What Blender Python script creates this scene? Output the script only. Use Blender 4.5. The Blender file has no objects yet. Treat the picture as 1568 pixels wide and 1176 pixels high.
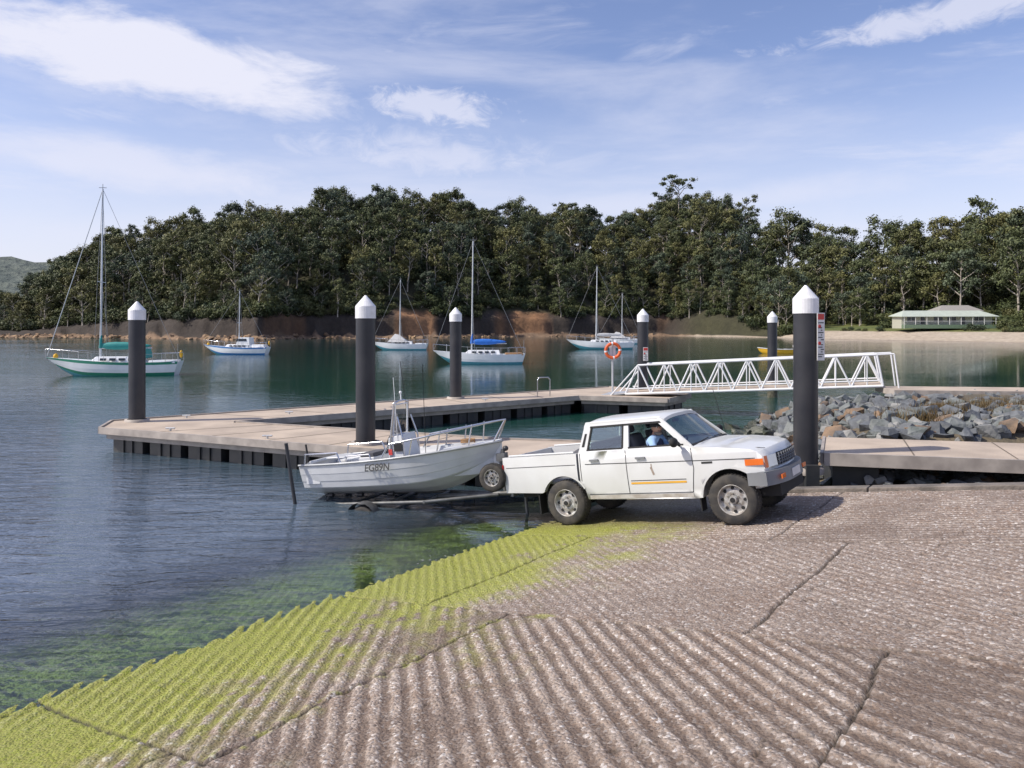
import bpy, bmesh, math, random
import numpy as np
from mathutils import Vector, Matrix, Euler
random.seed(7); np.random.seed(7)
sc=bpy.context.scene
R=math.radians
# ------------------------------------------------------------------ helpers
def link(o,parent=None):
    sc.collection.objects.link(o)
    if parent is not None: o.parent=parent
    return o
def empty(name):
    e=bpy.data.objects.new(name,None); e.empty_display_size=.2
    return link(e)
def nd(nt,t,**k):
    n=nt.nodes.new(t)
    for a,b in k.items(): setattr(n,a,b)
    return n
def mat(name,c1,c2=None,scale=4,rough=.6,metal=0,bump=0,bscale=40,coat=0,detail=5,lo=.35,hi=.65,spec=.5):
    m=bpy.data.materials.new(name); m.use_nodes=True; nt=m.node_tree; p=nt.nodes['Principled BSDF']
    if c2 is None: c2=tuple(x*.86 for x in c1)
    tc=nd(nt,'ShaderNodeTexCoord'); no=nd(nt,'ShaderNodeTexNoise'); no.inputs['Scale'].default_value=scale; no.inputs['Detail'].default_value=detail
    nt.links.new(tc.outputs['Object'],no.inputs['Vector'])
    mr=nd(nt,'ShaderNodeMapRange'); mr.inputs[1].default_value=lo; mr.inputs[2].default_value=hi
    nt.links.new(no.outputs['Fac'],mr.inputs[0])
    mx=nd(nt,'ShaderNodeMix',data_type='RGBA'); mx.inputs[6].default_value=(*c1,1); mx.inputs[7].default_value=(*c2,1)
    nt.links.new(mr.outputs[0],mx.inputs[0]); nt.links.new(mx.outputs[2],p.inputs['Base Color'])
    p.inputs['Roughness'].default_value=rough; p.inputs['Metallic'].default_value=metal; p.inputs['Coat Weight'].default_value=coat
    p.inputs['Specular IOR Level'].default_value=spec
    if bump:
        n2=nd(nt,'ShaderNodeTexNoise'); n2.inputs['Scale'].default_value=bscale; n2.inputs['Detail'].default_value=6
        nt.links.new(tc.outputs['Object'],n2.inputs['Vector'])
        b=nd(nt,'ShaderNodeBump'); b.inputs['Strength'].default_value=1; b.inputs['Distance'].default_value=bump
        nt.links.new(n2.outputs['Fac'],b.inputs['Height']); nt.links.new(b.outputs[0],p.inputs['Normal'])
    return m
def glass(name,tint=(.75,.85,.85),refl=.12):
    m=bpy.data.materials.new(name); m.use_nodes=True; nt=m.node_tree; nt.nodes.clear()
    o=nd(nt,'ShaderNodeOutputMaterial'); t=nd(nt,'ShaderNodeBsdfTransparent'); t.inputs[0].default_value=(*tint,1)
    g=nd(nt,'ShaderNodeBsdfGlossy'); g.inputs['Roughness'].default_value=.03
    lw=nd(nt,'ShaderNodeFresnel'); lw.inputs[0].default_value=1.5
    ad=nd(nt,'ShaderNodeMath',operation='ADD'); ad.inputs[1].default_value=refl; ad.use_clamp=True
    mx=nd(nt,'ShaderNodeMixShader')
    nt.links.new(lw.outputs[0],ad.inputs[0]); nt.links.new(ad.outputs[0],mx.inputs[0])
    nt.links.new(t.outputs[0],mx.inputs[1]); nt.links.new(g.outputs[0],mx.inputs[2]); nt.links.new(mx.outputs[0],o.inputs[0])
    return m
class MB:
    def __init__(s): s.v=[];s.f=[];s.m=[];s.mats=[];s.sm=[]
    def mi(s,m):
        if m not in s.mats: s.mats.append(m)
        return s.mats.index(m)
    def add(s,vs,fs,m,smooth=False):
        b=len(s.v); s.v+= [tuple(v) for v in vs]; k=s.mi(m)
        for f in fs: s.f.append([b+i for i in f]); s.m.append(k); s.sm.append(smooth)
    def box(s,lo,hi,m):
        x0,y0,z0=lo;x1,y1,z1=hi
        s.add([(x0,y0,z0),(x1,y0,z0),(x1,y1,z0),(x0,y1,z0),(x0,y0,z1),(x1,y0,z1),(x1,y1,z1),(x0,y1,z1)],
              [(0,3,2,1),(4,5,6,7),(0,1,5,4),(1,2,6,5),(2,3,7,6),(3,0,4,7)],m)
    def hexa(s,p,m):
        s.add(p,[(0,3,2,1),(4,5,6,7),(0,1,5,4),(1,2,6,5),(2,3,7,6),(3,0,4,7)],m)
    def prism(s,poly,z0,z1,mt,ms=None):
        n=len(poly); ms=ms or mt
        s.add([(x,y,z1) for x,y in poly],[list(range(n))],mt)
        s.add([(x,y,z0) for x,y in poly],[list(range(n))[::-1]],ms)
        s.add([(x,y,z0) for x,y in poly]+[(x,y,z1) for x,y in poly],[(i,(i+1)%n,n+(i+1)%n,n+i) for i in range(n)],ms)
    def cyl(s,p0,p1,r0,m,r1=None,n=10,caps=True):
        if r1 is None:r1=r0
        p0=Vector(p0);p1=Vector(p1);d=(p1-p0)
        if d.length<1e-6:return
        q=d.to_track_quat('Z','Y'); vs=[]
        for p,r in((p0,r0),(p1,r1)):
            for i in range(n):
                a=2*math.pi*i/n; vs.append(p+q@Vector((r*math.cos(a),r*math.sin(a),0)))
        s.add(vs,[(i,(i+1)%n,n+(i+1)%n,n+i) for i in range(n)],m,True)
        if caps: s.add(vs,[list(range(n))[::-1],list(range(n,2*n))],m)
    def tube(s,pts,r,m,n=8):
        for a,b in zip(pts[:-1],pts[1:]): s.cyl(a,b,r,m,n=n)
        for p in pts[1:-1]: s.ball(p,(r,r,r),m,6,4)
    def ball(s,c,r,m,nu=12,nv=8,fn=None):
        vs=[];fs=[]
        for j in range(nv+1):
            ph=math.pi*j/nv
            for i in range(nu):
                th=2*math.pi*i/nu
                p=Vector((math.sin(ph)*math.cos(th),math.sin(ph)*math.sin(th),math.cos(ph)))
                if fn:p=fn(p)
                vs.append((c[0]+p.x*r[0],c[1]+p.y*r[1],c[2]+p.z*r[2]))
        for j in range(nv):
            for i in range(nu):
                fs.append((j*nu+i,(j+1)*nu+i,(j+1)*nu+(i+1)%nu,j*nu+(i+1)%nu))
        s.add(vs,fs,m,True)
    def lathe(s,prof,c,axis,m,n=32,smooth=True):
        q=Vector(axis).to_track_quat('Z','Y');vs=[];c=Vector(c)
        for (r,h) in prof:
            for i in range(n):
                a=2*math.pi*i/n; vs.append(c+q@Vector((r*math.cos(a),r*math.sin(a),h)))
        k=len(prof)
        s.add(vs,[(j*n+i,j*n+(i+1)%n,(j+1)*n+(i+1)%n,(j+1)*n+i) for j in range(k-1) for i in range(n)],m,smooth)
    def grid(s,P,m,smooth=True):
        nr=len(P);nc=len(P[0]); s.add([p for r in P for p in r],[(j*nc+i,j*nc+i+1,(j+1)*nc+i+1,(j+1)*nc+i) for j in range(nr-1) for i in range(nc-1)],m,smooth)
    def build(s,name,parent=None,bevel=0,seg=2,fix=False):
        me=bpy.data.meshes.new(name); me.from_pydata(s.v,[],s.f)
        for m in s.mats: me.materials.append(m)
        me.polygons.foreach_set('material_index',s.m); me.polygons.foreach_set('use_smooth',s.sm); me.update()
        if fix:
            bm=bmesh.new(); bm.from_mesh(me); bmesh.ops.recalc_face_normals(bm,faces=bm.faces); bm.to_mesh(me); bm.free()
        o=bpy.data.objects.new(name,me); link(o,parent)
        if bevel:
            b=o.modifiers.new('b','BEVEL'); b.width=bevel; b.segments=seg; b.limit_method='ANGLE'; b.angle_limit=R(35); b.harden_normals=True
        return o
def vnoise(x,y,seed=0,octs=4,pers=.5):
    rng=np.random.RandomState(seed); T=rng.rand(256,256); out=np.zeros_like(x,dtype=float);amp=1;tot=0
    for o in range(octs):
        xi=np.floor(x).astype(int);yi=np.floor(y).astype(int);fx=x-xi;fy=y-yi
        fx=fx*fx*(3-2*fx);fy=fy*fy*(3-2*fy)
        g=lambda a,b:T[(a)%256,(b)%256]
        out+=amp*((g(xi,yi)*(1-fx)+g(xi+1,yi)*fx)*(1-fy)+(g(xi,yi+1)*(1-fx)+g(xi+1,yi+1)*fx)*fy)
        tot+=amp;amp*=pers;x=x*2.03+17.1;y=y*2.03+5.3
    return out/tot
def sstep(a,b,x):
    t=np.clip((x-a)/(b-a),0,1); return t*t*(3-2*t)
# ------------------------------------------------------------------ camera
cam=bpy.data.cameras.new('camera'); co=bpy.data.objects.new('camera',cam); link(co)
co.location=(0,0,3.4); co.rotation_euler=(R(90),0,0); cam.lens=36*1180/1568; cam.sensor_width=36; cam.shift_y=-88/1568
cam.clip_end=6000; cam.clip_start=.05; sc.camera=co
sc.view_settings.view_transform='Standard'; sc.view_settings.look='None'; sc.view_settings.exposure=0
# ------------------------------------------------------------------ light & sky
SD=Vector((-.84,-.20,.86)).normalized()
su=bpy.data.lights.new('sun','SUN'); so=bpy.data.objects.new('sun',su); link(so); su.energy=5.0; su.angle=R(.5); su.color=(1,.93,.82)
so.rotation_euler=SD.to_track_quat('Z','Y').to_euler(); so.location=(-30,-5,50)
w=bpy.data.worlds.new('World'); sc.world=w; w.use_nodes=True; nt=w.node_tree; nt.nodes.clear()
out=nd(nt,'ShaderNodeOutputWorld'); bg=nd(nt,'ShaderNodeBackground'); bg.inputs[1].default_value=.135
sky=nd(nt,'ShaderNodeTexSky',sky_type='NISHITA'); sky.sun_disc=False; sky.sun_elevation=math.asin(SD.z); sky.sun_rotation=math.atan2(SD.x,SD.y)
sky.air_density=1.0; sky.dust_density=.8; sky.ozone_density=1.8
tc=nd(nt,'ShaderNodeTexCoord')
def L(a,b): nt.links.new(a,b)
def mth(op,a,b=None,c=None,clamp=False):
    n=nd(nt,'ShaderNodeMath',operation=op); n.use_clamp=clamp
    for i,x in enumerate((a,b,c)):
        if x is None: continue
        if isinstance(x,(int,float)): n.inputs[i].default_value=x
        else: L(x,n.inputs[i])
    return n.outputs[0]
sep=nd(nt,'ShaderNodeSeparateXYZ'); L(tc.outputs['Generated'],sep.inputs[0])
X,Y,Z=sep.outputs
def noise(vec,scale,detail=6,rough=.55,dist=0):
    n=nd(nt,'ShaderNodeTexNoise'); n.inputs['Scale'].default_value=scale;n.inputs['Detail'].default_value=detail;n.inputs['Roughness'].default_value=rough;n.inputs['Distortion'].default_value=dist
    L(vec,n.inputs['Vector']); return n.outputs['Fac']
def mapr(x,a,b,c=0,d=1):
    n=nd(nt,'ShaderNodeMapRange',interpolation_type='SMOOTHSTEP'); L(x,n.inputs[0])
    for i,v in enumerate((a,b,c,d)): n.inputs[i+1].default_value=v
    return n.outputs[0]
def wmap(sc_,rot):
    m_=nd(nt,'ShaderNodeMapping'); m_.inputs['Scale'].default_value=sc_; m_.inputs['Rotation'].default_value=(0,R(rot),0); L(tc.outputs['Generated'],m_.inputs[0]); return m_.outputs[0]
n1=noise(wmap((1.6,1.6,8.5),-3),1.9,9,.62,.5)
wisps=mapr(n1,.52,.74,0,.5)
n2=noise(wmap((1.5,1.5,7.0),5),1.3,8,.6,.3)
soft=mapr(n2,.42,.68,0,.42)
n3=noise(wmap((3.0,3.0,8),10),2.4,9,.62,.3)
n4=noise(wmap((6,6,11),-6),3.4,9,.66,.6)
def blob(cx,cz,sx,sz,tilt,gain,edge=.5,nn=None,ng=1.7):
    nrm=Vector((cx,1,cz)).normalized()
    dx=mth('SUBTRACT',X,nrm.x); dz=mth('SUBTRACT',Z,nrm.z)
    ct,st=math.cos(tilt),math.sin(tilt)
    a=mth('DIVIDE',mth('ADD',mth('MULTIPLY',dx,ct),mth('MULTIPLY',dz,st)),sx)
    b=mth('DIVIDE',mth('SUBTRACT',mth('MULTIPLY',dz,ct),mth('MULTIPLY',dx,st)),sz)
    r=mth('SQRT',mth('ADD',mth('MULTIPLY',a,a),mth('MULTIPLY',b,b)))
    v=mth('SUBTRACT',1.0,r)
    v=mth('ADD',v,mth('MULTIPLY',mth('SUBTRACT',nn or n3,.5),ng))
    v=mth('MULTIPLY',v,mapr(Y,0,.2))
    return mapr(v,0,edge,0,gain)
bl=[blob(-.46,.340,.24,.060,R(-3),1.0,.6),blob(-.10,.285,.10,.022,R(-6),.7,.8,n4,2.8),blob(.62,.42,.20,.022,R(4),.7,.7,n4,2.0),blob(-.12,.225,.20,.035,R(-3),.55,1.0,n4,2.2),blob(-.45,.20,.38,.035,R(-4),.7,1.0,n3,2.0),blob(.2,.16,.4,.025,R(2),.45,1.0,n3,1.8)]
c=mth('MAXIMUM',wisps,soft)
for b in bl: c=mth('MAXIMUM',c,b)
haze=mapr(Z,-.02,.34,.84,.0)
c=mth('SUBTRACT',1.0,mth('MULTIPLY',mth('SUBTRACT',1.0,c),mth('SUBTRACT',1.0,haze)),clamp=True)
tint=nd(nt,'ShaderNodeMix',data_type='RGBA',blend_type='MULTIPLY'); tint.inputs[0].default_value=1; L(sky.outputs[0],tint.inputs[6]); tint.inputs[7].default_value=(1.2,1.08,1.22,1)
mx=nd(nt,'ShaderNodeMix',data_type='RGBA'); L(c,mx.inputs[0]); L(tint.outputs[2],mx.inputs[6]); mx.inputs[7].default_value=(6.1,6.2,7.2,1)
L(mx.outputs[2],bg.inputs[0]); L(bg.outputs[0],out.inputs[0])
# ------------------------------------------------------------------ ramp
UX,UY=.797,-.604; VX,VY=.604,.797; S_=.146
def plane_z(x,y): return S_*(UX*x+UY*y+7.57)
us=np.concatenate([np.linspace(-22,-10.5,30)[:-1],np.arange(-10.5,.2,.021),np.linspace(.3,3,8),np.linspace(4,40,12)])
vs=np.concatenate([np.linspace(-40,1.2,25)[:-1],np.arange(1.2,13.7,.021),[13.7]])
U,V=np.meshgrid(us,vs,indexing='ij')
PX=U*UX+V*VX; PY=U*UY+V*VY
zb=S_*(np.minimum(U,3)+7.57)
wob=(vnoise(U*1.5,V*1.5,8,4)-.5)*.07
Vw=V+wob; Uw=U+(vnoise(U*1.6+40,V*1.6,18,4)-.5)*.09
rowj=(2.95,6.45,10.05); row=np.digitize(Vw,rowj)
cuts=[(-8.8,-5.3,-1.6),(-9.9,-4.9,-1.25),(-10.4,-6.1,-2.4),(-9.0,-3.4)]
angs=[(3,0,4,20),(0,1,9,23),(4,6,12,16),(62,64,60,60)]
pers_=[(.155,.155,.155,.16),(.15,.155,.155,.17),(.12,.12,.12,.12),(.14,.14,.14,.14)]
amps=[(.013,.014,.012,.013),(.013,.016,.014,.018),(.010,.007,.004,.004),(.004,.005,.006,.005)]
ang=np.zeros_like(U);per=np.zeros_like(U);amp=np.zeros_like(U);jt=np.zeros_like(U)
for r in range(4):
    cell=np.digitize(Uw,cuts[r]); mk=row==r
    ang=np.where(mk,np.choose(cell,[R(x) for x in angs[r]]),ang); per=np.where(mk,np.choose(cell,pers_[r]),per); amp=np.where(mk,np.choose(cell,amps[r]),amp)
    for k in cuts[r]: jt=np.maximum(jt,(1-sstep(.006,.020,np.abs(Uw-k)))*mk)
for jv in rowj: jt=np.maximum(jt,1-sstep(.008,.026,np.abs(Vw-jv)))
cr=np.abs(vnoise(PX*.55+3,PY*.55,61,5,.55)-.5); jt=np.maximum(jt,(1-sstep(.0,.0035,cr))*.7*(vnoise(PX*.4,PY*.4,62,2)>.5))
big=vnoise(PX*.6,PY*.6,1,3); med=vnoise(PX*3,PY*3,2,4); fine=vnoise(PX*19,PY*19,3,3); chip=vnoise(PX*7,PY*7,4,4,.6); chip2=vnoise(PX*12,PY*12,14,3,.6)
ph=(PX*np.cos(ang)+PY*np.sin(ang))/per+(big-.5)*.18+(med-.5)*.14+(chip-.5)*.20
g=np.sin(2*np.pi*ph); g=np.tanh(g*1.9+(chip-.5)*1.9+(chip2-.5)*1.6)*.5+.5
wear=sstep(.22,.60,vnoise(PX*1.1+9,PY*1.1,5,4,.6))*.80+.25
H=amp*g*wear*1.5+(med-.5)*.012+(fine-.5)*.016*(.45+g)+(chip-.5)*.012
H-=jt*.028
an=vnoise(PX*1.3,PY*1.3,11,5,.6); an2=vnoise(PX*7,PY*7,12,4,.6)
uu_=U-(an-.5)*3.4-.35*sstep(7,3,V)
algae=sstep(-11.2,-9.6,U)*(1-sstep(-6.4,-4.5,uu_))*sstep(.30,.54,an2+.16+.30*sstep(-5.2,-6.9,uu_)-.24*g*sstep(-7.0,-5.6,uu_))
algae*=(1-.85*sstep(10.3,11.5,V))
algae=np.maximum(algae,(1-sstep(.02,.12,np.abs(Vw-6.45)))*sstep(.50,.6,an)*.7*(U<-3))
algae=np.maximum(algae,(1-sstep(.03,.12,np.abs(Uw+4.9)))*(row==1)*sstep(.52,.66,an2)*.7)
wet=1-sstep(-6.9,-4.9,U-(an-.5)*2.2-sstep(9.5,12,V)*1.6)
ZZ=zb+H
def gridmesh(name,X_,Y_,Z_,mt,colr=None,smooth=False):
    nu,nv=X_.shape; n=nu*nv; me=bpy.data.meshes.new(name); me.vertices.add(n); me.vertices.foreach_set('co',np.stack([X_,Y_,Z_],-1).ravel())
    idx=np.arange(n).reshape(nu,nv); q=np.stack([idx[:-1,:-1],idx[1:,:-1],idx[1:,1:],idx[:-1,1:]],-1).reshape(-1,4)
    me.loops.add(q.size); me.loops.foreach_set('vertex_index',q.ravel()); me.polygons.add(len(q)); me.polygons.foreach_set('loop_start',np.arange(0,q.size,4)); me.polygons.foreach_set('loop_total',np.full(len(q),4))
    me.update(calc_edges=True)
    if smooth: me.polygons.foreach_set('use_smooth',np.ones(len(q),bool))
    if colr is not None:
        at=me.attributes.new('col','FLOAT_COLOR','POINT'); at.data.foreach_set('color',np.concatenate([colr,np.ones(colr.shape[:2]+(1,))],-1).ravel().astype(np.float32))
    me.materials.append(mt); return link(bpy.data.objects.new(name,me))
m=bpy.data.materials.new('ramp_concrete'); m.use_nodes=True; nt=m.node_tree; p=nt.nodes['Principled BSDF']
ro_=gridmesh('boat_ramp',PX,PY,ZZ,m,smooth=True)
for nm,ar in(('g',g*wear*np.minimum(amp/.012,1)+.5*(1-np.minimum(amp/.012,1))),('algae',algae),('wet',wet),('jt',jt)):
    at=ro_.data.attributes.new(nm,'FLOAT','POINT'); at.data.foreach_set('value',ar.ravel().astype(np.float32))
geo=nd(nt,'ShaderNodeNewGeometry'); pos=geo.outputs['Position']
def attr(nm): a=nd(nt,'ShaderNodeAttribute',attribute_name=nm); return a.outputs['Fac']
def mixc(f,a,b,bt='MIX'):
    n=nd(nt,'ShaderNodeMix',data_type='RGBA',blend_type=bt)
    if isinstance(f,(int,float)): n.inputs[0].default_value=f
    else: L(f,n.inputs[0])
    for i,x in((6,a),(7,b)):
        if isinstance(x,tuple): n.inputs[i].default_value=(*x,1)
        else: L(x,n.inputs[i])
    return n.outputs[2]
vor=nd(nt,'ShaderNodeTexVoronoi'); vor.inputs['Scale'].default_value=40; L(pos,vor.inputs['Vector'])
vsep=nd(nt,'ShaderNodeSeparateColor'); L(vor.outputs['Color'],vsep.inputs[0])
nA=noise(pos,2.2,8,.65); nB=noise(pos,24,8,.75); nC=noise(pos,.35,4,.6)
col=mixc(mapr(nA,.3,.7),(.31,.225,.17),(.45,.37,.305))
col=mixc(mapr(nC,.4,.65,0,.5),col,(.29,.225,.18))
peb=mixc(vsep.outputs[0],(.12,.095,.08),(.66,.58,.52))
col=mixc(mapr(vsep.outputs[1],.45,.6,0,.6),col,peb)
col=mixc(mapr(vsep.outputs[2],.90,.95,0,.8),col,(.76,.71,.66))
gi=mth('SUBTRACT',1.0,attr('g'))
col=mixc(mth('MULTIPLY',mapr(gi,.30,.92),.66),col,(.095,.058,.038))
col=mixc(mapr(nB,.46,.68,0,.60),col,(.135,.095,.07))
al=attr('algae')
alc=mixc(mapr(nB,.3,.7),(.25,.30,.012),(.48,.52,.02))
alf=mth('MULTIPLY',al,mapr(nB,.34,.56,1,.5))
wetc=mixc(mth('MULTIPLY',attr('wet'),.55),col,(.095,.07,.04))
col=mixc(mth('MULTIPLY',alf,.95),wetc,alc)
col=mixc(mth('MULTIPLY',attr('jt'),.85),col,(.03,.024,.018))
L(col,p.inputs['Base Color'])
L(mth('SUBTRACT',.9,mth('MULTIPLY',attr('wet'),.36)),p.inputs['Roughness'])
bp=nd(nt,'ShaderNodeBump'); bp.inputs['Distance'].default_value=.022; bp.inputs['Strength'].default_value=1.0
L(mth('ADD',mth('MULTIPLY',vor.outputs['Distance'],-.7),mth('MULTIPLY',nB,-1.0)),bp.inputs['Height']); L(bp.outputs[0],p.inputs['Normal'])
# ------------------------------------------------------------------ water
wm=bpy.data.materials.new('sea_water'); wm.use_nodes=True; nt=wm.node_tree; nt.nodes.clear()
out=nd(nt,'ShaderNodeOutputMaterial'); geo=nd(nt,'ShaderNodeNewGeometry'); pos=geo.outputs['Position']
sp=nd(nt,'ShaderNodeSeparateXYZ'); L(pos,sp.inputs[0]); x,y,_=sp.outputs
uu=mth('ADD',mth('ADD',mth('MULTIPLY',x,UX),mth('MULTIPLY',y,UY)),7.57)
vv=mth('ADD',mth('MULTIPLY',x,VX),mth('MULTIPLY',y,VY))
dep=mth('MULTIPLY',uu,-S_)
opq=mapr(dep,.08,.60,.0,1)
opq=mth('MAXIMUM',opq,mapr(vv,13.3,13.9))
def mapping(sc_,rot=0):
    m_=nd(nt,'ShaderNodeMapping'); m_.inputs['Scale'].default_value=sc_; m_.inputs['Rotation'].default_value=(0,0,rot); L(pos,m_.inputs[0]); return m_.outputs[0]
patch=mapr(noise(mapping((.02,.04,1),R(15)),1,3,.5),.40,.62,.45,1)
leftw=mapr(mth('ADD',x,mth('MULTIPLY',y,.42)),-8,8,1.0,.26)
nearw=mapr(y,16,50,1,.32)
edgew=mapr(dep,.0,.4,.25,1)
w1=noise(mapping((.9,3.0,1),R(22)),1.0,4,.55,.6)
w2=noise(mapping((2.6,7.5,1),R(-10)),1.0,3,.6,.4)
w3=noise(mapping((.16,.6,1),R(8)),1.0,2,.5)
h=mth('ADD',mth('ADD',mth('MULTIPLY',w1,.21),mth('MULTIPLY',w2,.055)),mth('MULTIPLY',w3,.20))
h=mth('MULTIPLY',mth('MULTIPLY',h,leftw),mth('MULTIPLY',patch,mth('MULTIPLY',nearw,edgew)))
bp=nd(nt,'ShaderNodeBump'); bp.inputs['Distance'].default_value=1.0; bp.inputs['Strength'].default_value=1; L(h,bp.inputs['Height'])
gl=nd(nt,'ShaderNodeBsdfGlossy'); gl.inputs['Roughness'].default_value=.05; gl.inputs[0].default_value=(.97,.97,1,1); L(bp.outputs[0],gl.inputs['Normal'])
fr=nd(nt,'ShaderNodeFresnel'); fr.inputs[0].default_value=1.42; L(bp.outputs[0],fr.inputs['Normal'])
tr=nd(nt,'ShaderNodeBsdfTransparent'); tr.inputs[0].default_value=(.72,.88,.90,1)
df=nd(nt,'ShaderNodeBsdfDiffuse')
dc=nd(nt,'ShaderNodeMix',data_type='RGBA'); L(mapr(mth('ADD',y,mth('MULTIPLY',x,.8)),4,32),dc.inputs[0]); dc.inputs[6].default_value=(.075,.100,.140,1); dc.inputs[7].default_value=(.012,.056,.043,1); L(dc.outputs[2],df.inputs[0])  # near lilac-blue paints reflected sky into the diffuse colour; green farther out
m1=nd(nt,'ShaderNodeMixShader'); L(opq,m1.inputs[0]); L(tr.outputs[0],m1.inputs[1]); L(df.outputs[0],m1.inputs[2])
m2=nd(nt,'ShaderNodeMixShader'); L(fr.outputs[0],m2.inputs[0]); L(m1.outputs[0],m2.inputs[1]); L(gl.outputs[0],m2.inputs[2])
fw=nd(nt,'ShaderNodeBsdfDiffuse'); fw.inputs[0].default_value=(.75,.76,.76,1)
fn=noise(mapping((11,11,1)),1.0,6,.7); fn2=noise(mapping((1.2,1.2,1)),1.0,3,.6)
edge=mth('MULTIPLY',mapr(dep,-.01,.006),mapr(dep,.13,.0))
ff=mth('MULTIPLY',mth('MULTIPLY',edge,mapr(fn,.58,.66)),mth('MULTIPLY',mapr(fn2,.46,.60),mth('MULTIPLY',mapr(vv,13.3,12.9),mapr(vv,6.5,9.5,.12,1))))
m3=nd(nt,'ShaderNodeMixShader'); L(mth('MULTIPLY',ff,.6),m3.inputs[0]); L(m2.outputs[0],m3.inputs[1]); L(fw.outputs[0],m3.inputs[2]); L(m3.outputs[0],out.inputs[0])
b=MB(); b.add([(-2500,-300,0),(2500,-300,0),(2500,3500,0),(-2500,3500,0)],[(0,1,2,3)],wm); b.build('sea_water')
sb=mat('seabed_sand',(.08,.09,.06),rough=.9)
b=MB(); b.add([(-2500,-300,-4),(2500,-300,-4),(2500,3500,-4),(-2500,3500,-4)],[(0,1,2,3)],sb); b.build('seabed')
# ------------------------------------------------------------------ far shore terrain
aS=[-1.3,-.66,-.58,-.42,-.33,-.28,-.15,0,.2,.30,.39,.52,.664,1.3]
dS=[250,238,232,205,196,218,228,258,280,250,212,184,160,118]
aY=[(p_-784)/1180 for p_ in(-400,0,45,95,150,200,270,400,500,560,620,700,800,880,940,1000,1040,1100,1170,1250,1330,1400,1480,1568,2000)]
pY=[470,462,425,392,368,354,340,318,303,304,299,302,320,318,336,320,300,304,322,332,338,324,312,298,290]
def Sf(a): return np.interp(a,aS,dS)
def terr(a,t):
    s=Sf(a); rt=sstep(.26,.37,a); Tr=92+8*rt
    top=3.4+(500-np.interp(a,aY,pY))/1180*(s+Tr)
    Zr=np.maximum(top-(17.5+5*rt),3)
    cl=np.clip(Zr*.16,1.4,5.5)
    zl=np.interp(t,[-20,0,2],[-3,-.15,.7])
    zl=np.where(t>2,.7+cl*sstep(2.5,6,t)+(Zr-.7-cl)*np.sin(np.clip((t-6)/(Tr-6),0,1)*np.pi/2)**1.15,zl)
    zr=np.interp(t,[-20,0,16,30,48],[-3,-.1,2.0,3.0,3.9]); zr=np.where(t>48,3.9+(Zr-3.9)*sstep(48,Tr+15,t),zr)
    z=zl*(1-rt)+zr*rt
    return np.where(t>Tr+10,z-(t-Tr-10)*.06,z)
av=np.arange(-1.3,1.3,.005); tv=np.concatenate([np.arange(-14,16,.8),np.arange(16,120,3.5),np.arange(120,420,25)])
A,T=np.meshgrid(av,tv,indexing='ij'); Sx=Sf(A)
cn=vnoise(A*90,T*.12,21,4)-.5
T2=T+cn*5*(np.abs(T-4)<12)*(1-sstep(.2,.3,A))
YY=Sx+T; XX=A*YY; ZT=terr(A,T2)+(vnoise(XX*.09,YY*.09,22,4)-.5)*2.2*sstep(3,12,T)*(1-.85*sstep(.25,.36,A)*(T<50))+(vnoise(XX*.5,YY*.5,23,4)-.5)*1.5*(np.abs(T-5)<7)*(1-sstep(.2,.3,A))
nz=vnoise(XX*.06,YY*.06,24,4); nz2=vnoise(XX*.25,YY*.25,25,4)
def C(*c): return np.array(c)
ORP=((-.15,-.10),(.0,.045),(-.02,-.01))
forest=C(.030,.030,.015)+(nz2[...,None])*C(.035,.032,.014)
orange=sstep(.66,.76,vnoise(A*22,T*.02,29,3))*.4
for p0,p1 in ORP: orange=np.maximum(orange,.85*sstep(p0-.006,p0+.006,A)*(1-sstep(p1-.006,p1+.006,A)))
cliff=C(.060,.047,.038)*(.3+nz2[...,None])+orange[...,None]*C(.34,.16,.06)*(.2+nz2[...,None])
rocks=C(.24,.16,.10)*(.4+nz2[...,None])
colr=forest.copy()
k=sstep(13,9,T+0*A)[...,None]; colr=colr*(1-k)+cliff*k
colr=np.where((T<2.2)[...,None],rocks,colr)
rt=sstep(.20,.25,A)[...,None]; rg_=sstep(.36,.385,A)
sand=C(.50,.42,.32)+(nz2[...,None]-.5)*.08; grass=C(.12,.145,.035)+(nz[...,None]-.5)*C(.14,.09,.02)
Tsand=1.6+15.4*sstep(.33,.40,A); Tg=1.7+(60)*rg_
zr=np.where((T<Tsand)[...,None],sand,np.where((T<Tg)[...,None],grass,forest)); zr=np.where((T<1.5)[...,None],sand*.75,zr)
colr=colr*(1-rt)+zr*rt
tm=bpy.data.materials.new('shore_soil'); tm.use_nodes=True; nt=tm.node_tree; p=nt.nodes['Principled BSDF']; p.inputs['Roughness'].default_value=.95
ca=nd(nt,'ShaderNodeAttribute',attribute_name='col'); geo=nd(nt,'ShaderNodeNewGeometry'); pos=geo.outputs['Position']
nB=noise(pos,.9,6,.7); L(mixc(mapr(nB,.3,.7,.0,.6),ca.outputs['Color'],mixc(1.0,ca.outputs['Color'],(.45,.42,.42),'MULTIPLY')),p.inputs['Base Color'])
bp=nd(nt,'ShaderNodeBump'); bp.inputs['Distance'].default_value=.35; L(nB,bp.inputs['Height']); L(bp.outputs[0],p.inputs['Normal'])
gridmesh('headland_terrain',XX,YY,ZT,tm,colr)
xa=np.linspace(-1500,1200,180); ya=np.linspace(620,1300,50); XA,YA=np.meshgrid(xa,ya,indexing='ij')
zh=(np.exp(-((XA+720)/330)**2)*84+14*vnoise(XA*.01,YA*.01,31,3)+4)*np.sin(np.clip((YA-620)/680,0,1)*np.pi)**.6-3+(vnoise(XA*.10,YA*.10,32,3)-.5)*14
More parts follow.
